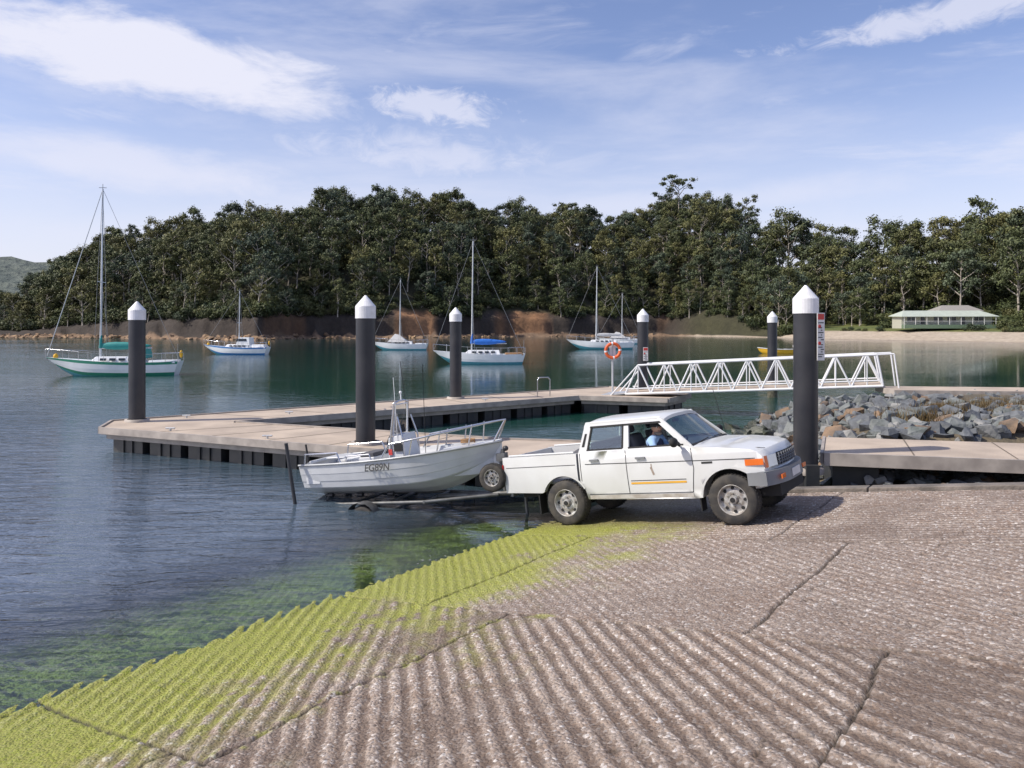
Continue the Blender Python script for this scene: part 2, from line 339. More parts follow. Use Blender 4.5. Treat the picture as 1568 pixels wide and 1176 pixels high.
dh=mat('distant_forest',(.075,.095,.085),(.13,.15,.125),scale=.05,rough=1,bump=6,bscale=.12,lo=.4,hi=.6)
gridmesh('distant_hill',XA,YA,zh,dh)
# ------------------------------------------------------------------ trees
bark=mat('gum_bark',(.50,.45,.38),(.22,.19,.16),scale=1.5,rough=.9)
def leafmat(name,c1,c2,c3,c4):
    m=bpy.data.materials.new(name); m.use_nodes=True; global nt; nt=m.node_tree; p=nt.nodes['Principled BSDF']; p.inputs['Roughness'].default_value=.6; p.inputs['Specular IOR Level'].default_value=.3
    a=nd(nt,'ShaderNodeAttribute',attribute_name='lv'); oi=nd(nt,'ShaderNodeObjectInfo'); r=oi.outputs['Random']
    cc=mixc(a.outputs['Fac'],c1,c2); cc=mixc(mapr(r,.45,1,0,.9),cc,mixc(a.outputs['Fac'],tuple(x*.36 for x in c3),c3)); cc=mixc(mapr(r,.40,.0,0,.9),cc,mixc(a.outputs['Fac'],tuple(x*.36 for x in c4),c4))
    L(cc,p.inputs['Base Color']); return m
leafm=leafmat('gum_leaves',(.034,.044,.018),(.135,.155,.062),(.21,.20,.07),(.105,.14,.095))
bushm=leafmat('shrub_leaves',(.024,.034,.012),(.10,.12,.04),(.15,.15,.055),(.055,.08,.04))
def make_tree(seed,H=17,spread=4.2,low=.42,nl=8,clr=1.9,leaf=.32,per=160,bush=False,lm=None,flat=.72):
    rng=random.Random(seed); b=MB(); lm=lm or leafm
    clumps=[]
    if not bush:
        lean=Vector((rng.uniform(-.10,.10)*H,rng.uniform(-.10,.10)*H,0)); pts=[]
        for i in range(6):
            t=i/5; pts.append(Vector((lean.x*t*t+rng.uniform(-.25,.25),lean.y*t*t+rng.uniform(-.25,.25),H*.86*t-1.2*(i==0))))
        for i in range(5): b.cyl(pts[i],pts[i+1],.30*(1-i/5.5)*H/17,bark,r1=.30*(1-(i+1)/5.5)*H/17,n=6,caps=False)
        def at(t):
            f=t*5; i=min(int(f),4); return pts[i].lerp(pts[i+1],f-i)
        for k in range(nl):
            t=low+(1-low)*(k+rng.random()*.8)/nl; az=k*2.4+rng.uniform(-.8,.8); p0=at(min(t,.99))
            ln=spread*(1.05-.65*abs((t-low)/(1-low)-.35))*rng.uniform(.55,1.2)
            p1=p0+Vector((math.cos(az)*ln*.55,math.sin(az)*ln*.55,ln*.4)); p2=p0+Vector((math.cos(az+.2)*ln,math.sin(az+.2)*ln,ln*rng.uniform(.6,1.0)))
            b.cyl(p0,p1,.13*H/17,bark,r1=.09,n=5,caps=False); b.cyl(p1,p2,.09,bark,r1=.03,n=5,caps=False)
            clumps.append((p2,clr*rng.uniform(.5,1.15)))
            for az2 in (az-.9,az+.9):
                if rng.random()<.7:
                    p3=p1+Vector((math.cos(az2)*ln*.5,math.sin(az2)*ln*.5,ln*rng.uniform(0,.4))); b.cyl(p1,p3,.06,bark,r1=.02,n=4,caps=False); clumps.append((p3,clr*rng.uniform(.45,.85)))
        clumps.append((pts[5]+Vector((0,0,H*.05)),clr*.9)); clumps.append((pts[5]+Vector((rng.uniform(-1.3,1.3),rng.uniform(-1.3,1.3),H*.02)),clr*.8))
    else:
        for k in range(nl):
            az=rng.uniform(0,6.3); r=spread*math.sqrt(rng.random()); zc=H*rng.uniform(.3,.8)*(1-.4*r/spread)
            c_=Vector((math.cos(az)*r,math.sin(az)*r,zc)); b.cyl((0,0,-.5),c_,.09,bark,r1=.03,n=4,caps=False); clumps.append((c_,clr*rng.uniform(.7,1.2)))
    V_=[];F_=[];lv=[]
    for c_,r in clumps:
        base=rng.uniform(-.25,.25)
        for i in range(int(per*(r/clr)**1.6)):
            d=Vector((rng.gauss(0,1),rng.gauss(0,1),rng.gauss(0,1))).normalized()
            rr=r*rng.uniform(.35,1.15)*(1+.4*math.sin(d.x*5+base*20)*math.cos(d.y*4+d.z*3)); o=c_+Vector((d.x*rr,d.y*rr,d.z*rr*flat-(.1*r)))
            n_=(d+Vector((rng.gauss(0,.5),rng.gauss(0,.5),rng.gauss(0,.5)+.2))).normalized(); t1=n_.orthogonal().normalized(); t1=(Matrix.Rotation(rng.uniform(0,6.3),3,n_)@t1); t2=n_.cross(t1)
            s1=leaf*rng.uniform(.45,1.25); s2=s1*rng.uniform(.35,.75); k=len(V_)
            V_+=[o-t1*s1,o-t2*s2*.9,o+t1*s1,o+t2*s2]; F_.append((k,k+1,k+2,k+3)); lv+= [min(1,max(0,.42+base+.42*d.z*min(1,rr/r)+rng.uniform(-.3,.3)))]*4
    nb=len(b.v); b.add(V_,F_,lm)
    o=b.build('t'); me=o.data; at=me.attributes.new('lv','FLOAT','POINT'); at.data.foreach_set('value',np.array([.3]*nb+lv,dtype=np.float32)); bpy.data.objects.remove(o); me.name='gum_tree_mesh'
    return me
trees=[make_tree(i,H=17,spread=[3.9,3.2,4.4,3.7,4.1,3.0,3.6][i],low=[.30,.42,.24,.20,.45,.22,.34][i],nl=[11,9,13,13,10,13,11][i],clr=[1.8,1.6,2.0,1.8,1.6,1.7,1.5][i]) for i in range(7)]
trees.append(make_tree(20,H=17,spread=4.6,low=.72,nl=8,clr=1.4,per=110,flat=.55))
trees.append(make_tree(27,H=17,spread=4.2,low=.55,nl=7,clr=1.25,per=85,flat=.6))
bushes=[make_tree(50+i,H=4.2,spread=2.4,nl=7,clr=1.5,leaf=.28,per=150,bush=True,lm=bushm) for i in range(3)]
fo=empty('eucalyptus_forest')
rng=random.Random(3)
def place(me,x,y,z,s,sz=None,name='gum',par=fo):
    o=bpy.data.objects.new(name,me); o.location=(x,y,z); o.rotation_euler=(rng.uniform(-.07,.07),rng.uniform(-.07,.07),rng.uniform(0,6.28)); o.scale=(s,s,(sz or s)); link(o,par); return o
def tz(a,t): return float(terr(np.array(a),np.array(t)))
cnt=0
t=9.0
while t<112:
    a=-1.0
    while a<1.0:
        s_=float(Sf(a)); aa=a+rng.uniform(-3,3)/s_; tt=t+rng.uniform(-3,3)
        a+=5.5/s_
        if aa>.37 and tt<54: continue
        if abs(aa-.105)<.02 and tt<42 and rng.random()<.6: continue
        if rng.random()<.07: continue
        if aa<-.645 and rng.random()<.45: continue
        if tt<14 and any(p0-.01<aa<p1+.01 for p0,p1 in ORP): continue
        y=float(Sf(aa))+tt; sc_=rng.triangular(.55,1.22,.92)*(1.20 if aa>.30 else 1.0)
        if aa<-.62: sc_*=.7
        if tt<18: sc_*=rng.uniform(.5,.85)
        elif rng.random()<.08: sc_*=1.22
        place(trees[rng.choice((0,1,2,3,4,5,6,0,2,3,5,8))],aa*y,y,tz(aa,tt)-.6,sc_,sc_*rng.uniform(.88,1.15)); cnt+=1
    t+=6.1
for px,s_,t_ in((1040,1.6,70),(1022,1.3,80),(497,1.28,88),(600,1.2,88),(690,1.2,86),(860,1.22,86),(1270,1.2,92),(1110,1.2,90),(385,1.15,88),(1500,1.25,92),(300,1.1,90),(1400,1.2,92),(180,1.1,90)):
    a=(px-784)/1180; y=float(Sf(a))+t_; place(trees[7 if px in(1040,1022,497,860,180) else 2],a*y,y,tz(a,t_)-.5,s_)
for i in range(860):
    a=rng.uniform(-.9,.95)
    if a<.28: tt=rng.uniform(7,18)
    elif a<.385: tt=rng.uniform(4,32)
    else: tt=rng.choice((rng.uniform(50,64),rng.uniform(50,64),rng.uniform(17,20)))
    if a>.385 and tt<22 and rng.random()<.75: continue
    if tt<13 and any(p0-.006<a<p1+.006 for p0,p1 in ORP): continue
    y=float(Sf(a))+tt; s_=rng.uniform(.5,1.25)*(.45 if (a>.385 and tt<22) else 1)
    place(bushes[rng.randrange(3)],a*y,y,tz(a,tt)-.3,s_,name='shrub')
for i in range(650):
    a=rng.uniform(-.9,.95); tt=rng.uniform(18,75) if a<.37 else rng.uniform(60,100); y=float(Sf(a))+tt
    place(bushes[rng.randrange(3)],a*y,y,tz(a,tt)-.4,rng.uniform(.9,1.8),name='shrub')
for i in range(60):
    a=rng.uniform(.27,.385); tt=rng.uniform(5,45); y=float(Sf(a))+tt; place(trees[rng.randrange(7)],a*y,y,tz(a,tt)-.4,rng.uniform(.4,.85))
for i in range(8):
    a=rng.uniform(.39,.46); tt=rng.uniform(38,55); y=float(Sf(a))+tt; place(trees[rng.randrange(7)],a*y,y,tz(a,tt)-.3,rng.uniform(.5,.8))
for a,tt,s_ in((.485,30,.35),(.60,22,.32),(.645,28,.42),(.53,21,.22),(.655,18,.25),(.505,33,.5),(.625,34,.5)):
    y=float(Sf(a))+tt; place(bushes[0],a*y,y,tz(a,tt)-.3,s_*2.4,name='shrub')
rockm=mat('shore_rock',(.38,.25,.14),(.15,.10,.07),scale=.5,rough=.9,bump=.1,bscale=3)
def rock(b,c,r,m,rg,flat=.7,n=14):
    bm=bmesh.new()
    for i in range(n):
        d=Vector((rg.gauss(0,1),rg.gauss(0,1),rg.gauss(0,1))).normalized()*rg.uniform(.75,1.05); bm.verts.new((d.x*r,d.y*r*.8,d.z*r*flat))
    bmesh.ops.convex_hull(bm,input=bm.verts); bmesh.ops.delete(bm,geom=[v for v in bm.verts if not v.link_faces],context='VERTS')
    M=Euler((rg.uniform(-.5,.5),rg.uniform(-.5,.5),rg.uniform(0,6.3))).to_matrix(); bm.verts.index_update()
    b.add([Vector(c)+M@v.co for v in bm.verts],[[v.index for v in f.verts] for f in bm.faces],m); bm.free()
b=MB(); rg=random.Random(5)
for i in range(560):
    a=rg.uniform(-.9,.2)
    if rg.random()<.35: a=rg.gauss(-.33,.04)
    if rg.random()<.25: a=rg.gauss(-.60,.04)
    tt=rg.uniform(-4,4); y=float(Sf(a))+tt; rock(b,(a*y,y,max(0,tt*.2)),rg.uniform(.4,1.7),rockm,rg,.5,10)
b.build('shoreline_boulders')
# ------------------------------------------------------------------ beach houses
wallm=mat('weatherboard_cream',(.42,.42,.34),rough=.7); roofm=mat('roof_pale',(.46,.50,.42),(.40,.44,.37),scale=1,rough=.5); dkg=mat('window_dark',(.03,.035,.04),rough=.15); whitep=mat('white_trim',(.7,.7,.66),rough=.5); greenp=mat('green_wall',(.13,.19,.12),rough=.6)
def house(name,cx,cy,z,Lx,Ly,h,rh,rot,rm,wm_,ver=True):
    e=empty(name); e.location=(cx,cy,z); e.rotation_euler=(0,0,rot)
    b=MB(); b.box((-Lx/2,-Ly/2,-1),(Lx/2,Ly/2,h),wm_); b.build('walls',e)
    b=MB(); o=.7
    ov=2.2 if ver else .6
    P=[(-Lx/2-o,-Ly/2-ov,h-.25),(Lx/2+o,-Ly/2-ov,h-.25),(Lx/2+o,Ly/2+o,h-.05),(-Lx/2-o,Ly/2+o,h-.05),(-Lx/2+1.6,0,h+rh),(Lx/2-1.6,0,h+rh)]
    P2=[(x,y,zz_-.15) for x,y,zz_ in P]
    b.add(P+P2,[(0,1,5,4),(1,2,5),(2,3,4,5),(3,0,4),(6,10,11,7),(7,11,8),(8,11,10,9),(9,10,6),(0,6,7,1),(1,7,8,2),(2,8,9,3),(3,9,6,0)],rm); b.build('roof',e)
    b=MB(); n=int(Lx/3.2)
    for i in range(n):
        x=-Lx/2+1.4+i*(Lx-2.4)/n
        if i%3==1: b.box((x,-Ly/2-.06,.1),(x+1.0,-Ly/2-.01,2.1),dkg); b.box((x-.1,-Ly/2-.04,0),(x,-Ly/2-.008,2.2),whitep)
        else: b.box((x,-Ly/2-.06,.7),(x+2.1,-Ly/2-.01,2.1),dkg); b.box((x+.9,-Ly/2-.09,.7),(x+.98,-Ly/2-.062,2.1),whitep); b.box((x-.1,-Ly/2-.08,.6),(x+2.2,-Ly/2-.012,.69),whitep)
    b.build('windows_and_doors',e)
    if ver:
        b=MB()
        for i in range(int(Lx/2.6)+1):
            x=-Lx/2+i*Lx/int(Lx/2.6); b.cyl((x,-Ly/2-2,-1),(x,-Ly/2-2,h-.4),.07,whitep,n=6)
        b.box((-Lx/2,-Ly/2-2.1,-1),(Lx/2,-Ly/2-.1,-.02),greenp)
        b.box((-Lx/2,-Ly/2-2.03,.85),(Lx/2,-Ly/2-1.97,.93),whitep); b.build('verandah',e)
    return e
house('beach_house',113,203,3.9,22,7,2.4,1.3,R(-8),roofm,wallm)
house('boat_shed',123,214,5.2,10,7,2.8,1.3,R(-8),mat('roof_grey',(.30,.28,.25),rough=.6),wallm,False)
house('hillside_house',.107*312,312,20.5,9,7,2.6,1.3,R(5),mat('roof_white',(.5,.52,.5),rough=.5),wallm,False)
# ------------------------------------------------------------------ pontoon
deckt=mat('deck_grating_tan',(.50,.41,.32),(.38,.31,.245),scale=1.1,rough=.8,bump=.01,bscale=25)
rim=mat('deck_edge_beam',(.42,.37,.32),(.28,.245,.215),scale=3,rough=.6); blk=mat('black_hdpe',(.020,.021,.026),(.034,.034,.038),scale=2,rough=.42); flo=mat('float_dark',(.022,.025,.029),(.045,.044,.042),scale=3,rough=.55)
alu=mat('galvanised_alu',(.55,.56,.57),(.46,.47,.48),scale=5,rough=.4,metal=.35); steel=mat('stainless',(.62,.62,.64),rough=.22,metal=1)
whiteplas=mat('white_cap',(.78,.78,.80),(.66,.66,.66),rough=.4)
seamd=mat('deck_panel_gap',(.16,.13,.10),rough=.9)
out_=[(-11.1,20.8),(-1,16.2),(5.3,15.0),(5.8,17.45),(-.2,18.75),(-8,22.1),(2.6,30.3),(5.9,29.2),(7.2,31.2),(4.4,35.0),(2.3,33.4),(-11.6,22.4)]
e=empty('floating_pontoon')
b=MB(); b.prism(out_,.49,.65,deckt,rim)
def dstrip(p,q_,wd,z,m):
    p=Vector((*p,0));q_=Vector((*q_,0)); d=(q_-p).normalized(); nn_=Vector((-d.y,d.x,0))*wd/2
    b.add([(v.x,v.y,z) for v in (p-nn_,q_-nn_,q_+nn_,p+nn_)],[(0,1,2,3)],m)
for (P0_,P1_,Q0_,Q1_,k_) in (((-11.1,20.8),(-1,16.2),(-8,22.1),(-.2,18.75),6),((-1,16.2),(5.3,15.0),(-.2,18.75),(5.8,17.45),3),((-8,22.1),(2.6,30.3),(-11.0,22.9),(2.3,33.4),8)):
    for i in range(1,k_):
        f=i/k_; a_=(P0_[0]+(P1_[0]-P0_[0])*f,P0_[1]+(P1_[1]-P0_[1])*f); c_=(Q0_[0]+(Q1_[0]-Q0_[0])*f,Q0_[1]+(Q1_[1]-Q0_[1])*f); dstrip(a_,c_,.035,.654,seamd)
b.build('deck',e)
b=MB()
def edge_floats(p,q_,inset):
    p=Vector((*p,0));q_=Vector((*q_,0)); d=(q_-p); Ln=d.length; d.normalize(); nrm=Vector((-d.y,d.x,0)); k=int(Ln/1.35)
    for i in range(k):
        a_=p+d*(Ln*(i+.10)/k)+nrm*inset; c_=p+d*(Ln*(i+.90)/k)+nrm*inset; dd=nrm*.9
        lo=[a_,c_,c_+dd,a_+dd]; b.hexa([(v.x,v.y,-.6) for v in lo]+[(v.x,v.y,.40) for v in lo],flo)
        for f in(.3,.6):
            r_=a_.lerp(c_,f)-nrm*.04; s2=r_+d*.10; t_=nrm*.03; lo=[r_,s2,s2+t_,r_+t_]; b.hexa([(v.x,v.y,-.5) for v in lo]+[(v.x,v.y,.38) for v in lo],flo)
    lo=[p+nrm*.12+d*.1,q_+nrm*.12-d*.1,q_+nrm*.35-d*.1,p+nrm*.35+d*.1]; b.hexa([(v.x,v.y,.36) for v in lo]+[(v.x,v.y,.487) for v in lo],rim)
for i in range(len(out_)): edge_floats(out_[i],out_[(i+1)%len(out_)],.28)
b.build('floats',e)
b=MB()
def edge_rail(p,q_,z0,z1,th):
    p=Vector((*p,0));q_=Vector((*q_,0)); d=(q_-p).normalized(); nrm=Vector((-d.y,d.x,0))
    lo=[p-nrm*th,q_-nrm*th,q_-nrm*.002,p-nrm*.002]; b.hexa([(v.x,v.y,z0) for v in lo]+[(v.x,v.y,z1) for v in lo],rim)
for i in range(len(out_)): edge_rail(out_[i],out_[(i+1)%len(out_)],.515,.69,.07)
def hoop(x,y,dx,dy,h=.9):
    b.tube([(x,y,.6),(x,y,.6+h-.1),(x+dx*.15,y+dy*.15,.6+h),(x+dx*.85,y+dy*.85,.6+h),(x+dx,y+dy,.6+h-.1),(x+dx,y+dy,.2)],.022,steel)
hoop(-4.9,25.9,-.1,.5); hoop(-5.0,25.2,-.1,.5); hoop(1.0,30.2,.5,.2,.8)
for (x,y) in((-9,20.3),(-6,18.9),(-7,24.2),(-1,28.6),(-9.8,23.2)):
    b.cyl((x-.12,y,.72),(x+.12,y,.72),.025,alu); b.cyl((x,y,.65),(x,y,.72),.03,alu)
b.build('fenders_and_cleats',e)
weed=mat('pile_weed',(.05,.05,.03),(.12,.11,.08),scale=9,rough=.95,bump=.02,bscale=20)
def pile(x,y,r=.225,top=4.13,base=-3):
    b=MB(); c0=top-.26; b.cyl((x,y,base),(x,y,c0-.28),r,blk,n=28)
    b.lathe([(r*1.06,c0-.28),(r*1.06,c0),(r*1.0,c0+.02),(.02,top)],(x,y,0),(0,0,1),whiteplas,n=28,smooth=False)
    b.lathe([(r+.11,.60),(r+.11,.72),(r+.04,.73)],(x,y,0),(0,0,1),rim,n=20)
    b.cyl((x,y,-1),(x,y,.33),r+.012,weed,n=20)
    return b.build('mooring_pile')
pile(5.62,14.75,top=4.19); pile(-3.42,18.0,top=4.13); pile(-10.85,22.3); pile(-2.15,29.4); pile(5.4,31.8); pile(12.5,37.0)
signm=mat('sign_white',(.75,.74,.72),rough=.4); redm=mat('sign_red',(.55,.05,.04),rough=.4); txtm=mat('sign_text',(.05,.05,.05),rough=.5)
def sign(x,y,z0,z1,w_,name,ang):
    b=MB(); b.box((-w_/2,-.012,z0),(w_/2,.0,z1),signm); rg=random.Random(2)
    b.box((-w_/2+.015,-.016,z1-.13),(w_/2-.015,-.013,z1-.02),redm); zc=z1-.18
    while zc>z0+.05:
        if rg.random()<.25: b.ball((-w_*.2,-.016,zc-.03),(.035,.003,.035),redm,10,6); zc-=.05
        b.box((-w_/2+.02+(.06 if rg.random()<.5 else 0),-.016,zc-.018),(w_/2-rg.uniform(.02,.08),-.013,zc),txtm); zc-=.045
    b.box((-.02,0.001,z0+.1),(.02,.06,z1-.1),alu)
    o=b.build(name); o.location=(x,y,0); o.rotation_euler=(0,0,ang)
sign(5.83,14.56,2.76,3.66,.17,'warning_sign',R(20)); sign(5.46,31.5,2.0,2.55,.2,'warning_sign',0)
e=empty('shore_jetty')
b=MB(); poly=[(5.95,14.72),(9.2,13.9),(19,11.6),(19.6,13.9),(10.6,16.05),(6.9,16.95)]
b.prism(poly,.80,.97,deckt,rim)
for f in (.12,.25,.38,.52,.7): dstrip((5.95+f*13,14.72-f*3.1),(6.9+f*12.7,16.95-f*3.0),.03,.974,seamd)
def beamx(p,q_,z0,z1,th,m):
    p=Vector((*p,0));q_=Vector((*q_,0)); d=(q_-p).normalized(); nrm=Vector((-d.y,d.x,0)); lo=[p-nrm*th,q_-nrm*th,q_-nrm*.003,p-nrm*.003]; b.hexa([(v.x,v.y,z0) for v in lo]+[(v.x,v.y,z1) for v in lo],m)
beamx(poly[0],poly[1],.76,1.0,.08,rim); beamx(poly[1],poly[2],.76,1.0,.08,rim); beamx(poly[5],poly[0],.78,.99,.06,rim)
b.prism([(6.2,14.9),(7.0,14.7),(7.3,16.5),(6.7,16.7)],-.5,.79,flo)
b.box((5.5,14.4,.35),(5.75,14.52,.8),flo)
b.prism([(13.0,26.2),(40,22.5),(40.3,24.5),(13.2,28.0)],1.05,1.24,deckt,rim)
for x in range(14,40,4): b.cyl((x,26.9-(x-13)*.137,-1),(x,26.9-(x-13)*.137,1.04),.12,blk)
b.build('decks_and_beams',e)
whal=mat('gangway_alu',(.74,.75,.76),(.66,.67,.68),scale=4,rough=.35)
b=MB(); g0=Vector((4.5,30.6,.72)); g1=Vector((13.1,27.2,1.30)); d=(g1-g0).normalized(); side=Vector((-d.y,d.x,0)).normalized(); Wgw=1.35; N=9; Hh=1.12; Lg=(g1-g0).length
for s_ in(0,1):
    o=side*Wgw*s_; b0=g0+o;b1=g1+o; up=Vector((0,0,Hh))
    def bar(p,q_,r=.035): b.cyl(p,q_,r,whal,n=6)
    bar(b0,b1,.055); bar(b0+up+d*.5,b1+up-d*.2,.045); bar(b0+up*.18,b1+up*.18,.03)
    for i in range(N):
        q_=b0+d*(Lg*(i+.5)/N); r_=b0+d*(Lg*(i+1)/N)
        bar((b0+d*(Lg*i/N)),q_+up); bar(q_+up,r_); bar(b0+d*(Lg*(i+.5)/N),q_+up,.022)
    bar(b0-d*.6+Vector((0,0,-.05)),b0+d*.5+up,.03); bar(b1,b1+up-d*.2,.04); bar(b1+up-d*.2,b1+up+d*.35,.03); bar(b1+up+d*.35,b1+d*.5-Vector((0,0,.1)),.03)
lo=[g0,g1,g1+side*Wgw,g0+side*Wgw]; b.hexa([tuple(v+Vector((0,0,.02))) for v in lo]+[tuple(v+Vector((0,0,.07))) for v in lo],deckt)
lo=[g0-d*1.1-Vector((0,0,.06)),g0,g0+side*Wgw,g0-d*1.1+side*Wgw-Vector((0,0,.06))]; b.hexa([tuple(v) for v in lo]+[tuple(v+Vector((0,0,.05))) for v in lo],alu)
b.build('gangway')
orm=mat('lifebuoy_orange',(.75,.13,.03),rough=.5)
b=MB(); c_=Vector((4.1,31.3,2.42)); b.cyl((4.1,31.42,.6),(4.1,31.42,2.9),.04,alu); b.box((3.98,31.39,2.1),(4.22,31.41,2.75),whiteplas)
nn=28
for i in range(nn):
    a0=2*math.pi*i/nn;a1=2*math.pi*(i+1)/nn; m_=whiteplas if i%7 in(0,) else orm
    b.cyl(c_+Vector((math.cos(a0)*.29,0,math.sin(a0)*.29)),c_+Vector((math.cos(a1)*.29,0,math.sin(a1)*.29)),.065,m_,n=8)
b.build('lifebuoy')
# ------------------------------------------------------------------ right shore: mound + riprap
def edg(y): return 5.9+np.clip(y-15,0,20)*.17
def mz(x,y):
    ed=edg(y)
    h=.85*sstep(-.3,2.6,x-ed)-.5*(1-sstep(-2,.6,x-ed))
    h=h+.25*sstep(3,8,x-ed)
    h=h-1.9*sstep(25.6,28.8,y)
    low_=(y<17.6)&(x<24)
    return np.where(low_,np.minimum(h,.30+.55*sstep(16.6,17.6,y)),h)
xm=np.arange(4.5,60,.3); ym=np.arange(-5,32,.3); XM,YM=np.meshgrid(xm,ym,indexing='ij')
ZM=mz(XM,YM)+(vnoise(XM*1.3,YM*1.3,41,3)-.5)*.22
vm=XM*VX+YM*VY; um=XM*UX+YM*UY
ZM=np.where(vm<13.9,S_*(np.minimum(um,3)+7.57)-.5,ZM)
ZM=np.where((um>4)&(vm>=13.9)&(YM<17),np.maximum(ZM,.55),ZM)
gm=mat('gravel_soil',(.10,.085,.06),(.16,.125,.075),scale=1.2,rough=.95,bump=.06,bscale=10)
gridmesh('shore_ground',XM,YM,ZM,gm)
r1=mat('riprap_grey',(.15,.16,.17),(.07,.075,.08),scale=3,rough=.8,bump=.03,bscale=12); r2=mat('riprap_green',(.11,.125,.115),(.19,.20,.195),scale=4,rough=.75,bump=.03,bscale=12); r3=mat('riprap_rust',(.24,.16,.10),(.11,.085,.065),scale=3,rough=.85,bump=.03,bscale=12); r4=mat('riprap_light',(.29,.285,.27),(.15,.155,.15),scale=3,rough=.8,bump=.03,bscale=12)
r5=mat('riprap_wet_weed',(.035,.04,.03),(.06,.065,.04),scale=3,rough=.5,bump=.03,bscale=12)
b=MB(); rg=random.Random(9); k=0
while k<2700:
    x=rg.uniform(5.2,24); y=rg.uniform(12.2,28)
    if x/y<.28 or x/y>.95: continue
    v_=x*VX+y*VY
    if v_<14.2: continue
    ed=float(edg(y))
    if x<ed-1.3: continue
    z=float(mz(np.array(x),np.array(y)))
    if z<-.7: continue
    r=rg.choice((rg.uniform(.10,.2),rg.uniform(.16,.30),rg.uniform(.24,.46)))
    if y<17.4: r*=.8; z=min(z,.42)
    else: z=min(z,.9)
    rock(b,(x,y,z+rg.uniform(-.03,.16)),r,r5 if z<.12 else rg.choice((r1,r1,r1,r2,r2,r3,r4)),rg,.7,11); k+=1
b.build('riprap_rocks')
dry=leafmat('dry_grass',(.12,.08,.03),(.26,.18,.07),(.26,.18,.07),(.15,.13,.06))
b=MB()
for i in range(2200):
    cx,cy=rg.choice(((13.6,22.5),(12.2,21.6),(15,23),(10.5,20))); x=rg.gauss(cx,.5); y=rg.gauss(cy,.4); z=.95; h=rg.uniform(.15,.4); a=rg.uniform(0,6.3)
    b.add([(x,y,z),(x+.03*math.cos(a),y+.03*math.sin(a),z),(x+.12*math.cos(a*3),y+.12*math.sin(a*3),z+h)],[(0,1,2)],dry)
b.build('dry_grass_tuft')
kb=mat('kerb_concrete',(.22,.19,.165),(.12,.105,.09),scale=3,rough=.9,bump=.02,bscale=20)
b=MB()
def UVp(u,v,dz): return (u*UX+v*VX,u*UY+v*VY,S_*(min(u,3)+7.57)+dz)
for u0,u1 in((-14,-9.02),(-9,-6.02),(-6,-3.02),(-3,-.02),(0,2.95),(3,20)):
    b.hexa([UVp(u0,13.72,-1.2),UVp(u1,13.72,-1.2),UVp(u1,13.98,-1.2),UVp(u0,13.98,-1.2),UVp(u0,13.72,.07),UVp(u1,13.72,.07),UVp(u1,13.98,.07),UVp(u0,13.98,.07)],kb)
b.build('ramp_kerb',bevel=.02)
# ------------------------------------------------------------------ boats on moorings
hullw=mat('hull_white',(.78,.79,.80),(.70,.72,.73),scale=1.5,rough=.25,coat=.3); glaz=mat('cabin_glass',(.02,.03,.04),rough=.08)
mastm=mat('mast_alu',(.62,.64,.66),rough=.35,metal=.3); wire=mat('rigging',(.25,.26,.27),rough=.4)
def cmat(n_,c): return mat(n_,c,rough=.6)
teal=cmat('teal_canvas',(.02,.26,.24)); blue=cmat('blue_canvas',(.02,.16,.60)); greenst=cmat('green_stripe',(.03,.24,.15)); bluest=cmat('blue_stripe',(.04,.20,.50)); yel=cmat('yellow_float',(.75,.42,.02)); bott=cmat('antifoul',(.10,.34,.42)); tan_=cmat('teak',(.32,.18,.08)); greyc=cmat('grey_canvas',(.5,.5,.5))
def hull(b,L_,B_,fb,bands,deckm,rake=.12,sheer=.35,tb=.62,zk=-.35,fy=(0,.5,.80,.90,.95,.985,1),fz=(0,.1,.30,.45,.62,.86,1)):
    n=22; R_=[]
    for i in range(n+1):
        t=i/n; bb=B_*(tb+(1-tb)*math.sin(min(1,t/.45)*math.pi/2)) if t<.45 else B_*max(.01,(1-((t-.45)/.55)**2.4))
        zs=fb*(1+sheer*(t-.35)**2*2.2+(.12*t)); z_k=zk+ (fb*.55-zk)*max(0,(t-.72)/.28)**1.8
        row_=[]
        for y_,z_ in zip(fy,fz): row_.append((t*L_*(1-.02)+rake*L_*z_*t**5+.05*L_*(1-z_)*(1-t)**6,bb*y_,z_k+(zs-z_k)*z_))
        R_.append(row_)
    for sgn in(1,-1):
        for j in range(len(fy)-1):
            P=[[(p[0],p[1]*sgn,p[2]) for p in r[j:j+2]] for r in R_]; b.grid(P,bands[j])
    P=[[(r[-1][0],r[-1][1]*s_,r[-1][2]-.04+.05*(1-s_*s_)) for s_ in(-1,-.5,0,.5,1)] for r in R_]; b.grid(P,deckm,False)
    r=R_[0]; poly=[(p[0],p[1],p[2]) for p in r]+[(p[0],-p[1],p[2]) for p in r[::-1][:-1]]; b.add(poly,[list(range(len(poly)))],bands[3])
    return R_
def gunw(R_,t):
    f=t*(len(R_)-1); i=min(int(f),len(R_)-2); return Vector(R_[i][-1]).lerp(Vector(R_[i+1][-1]),f-i)
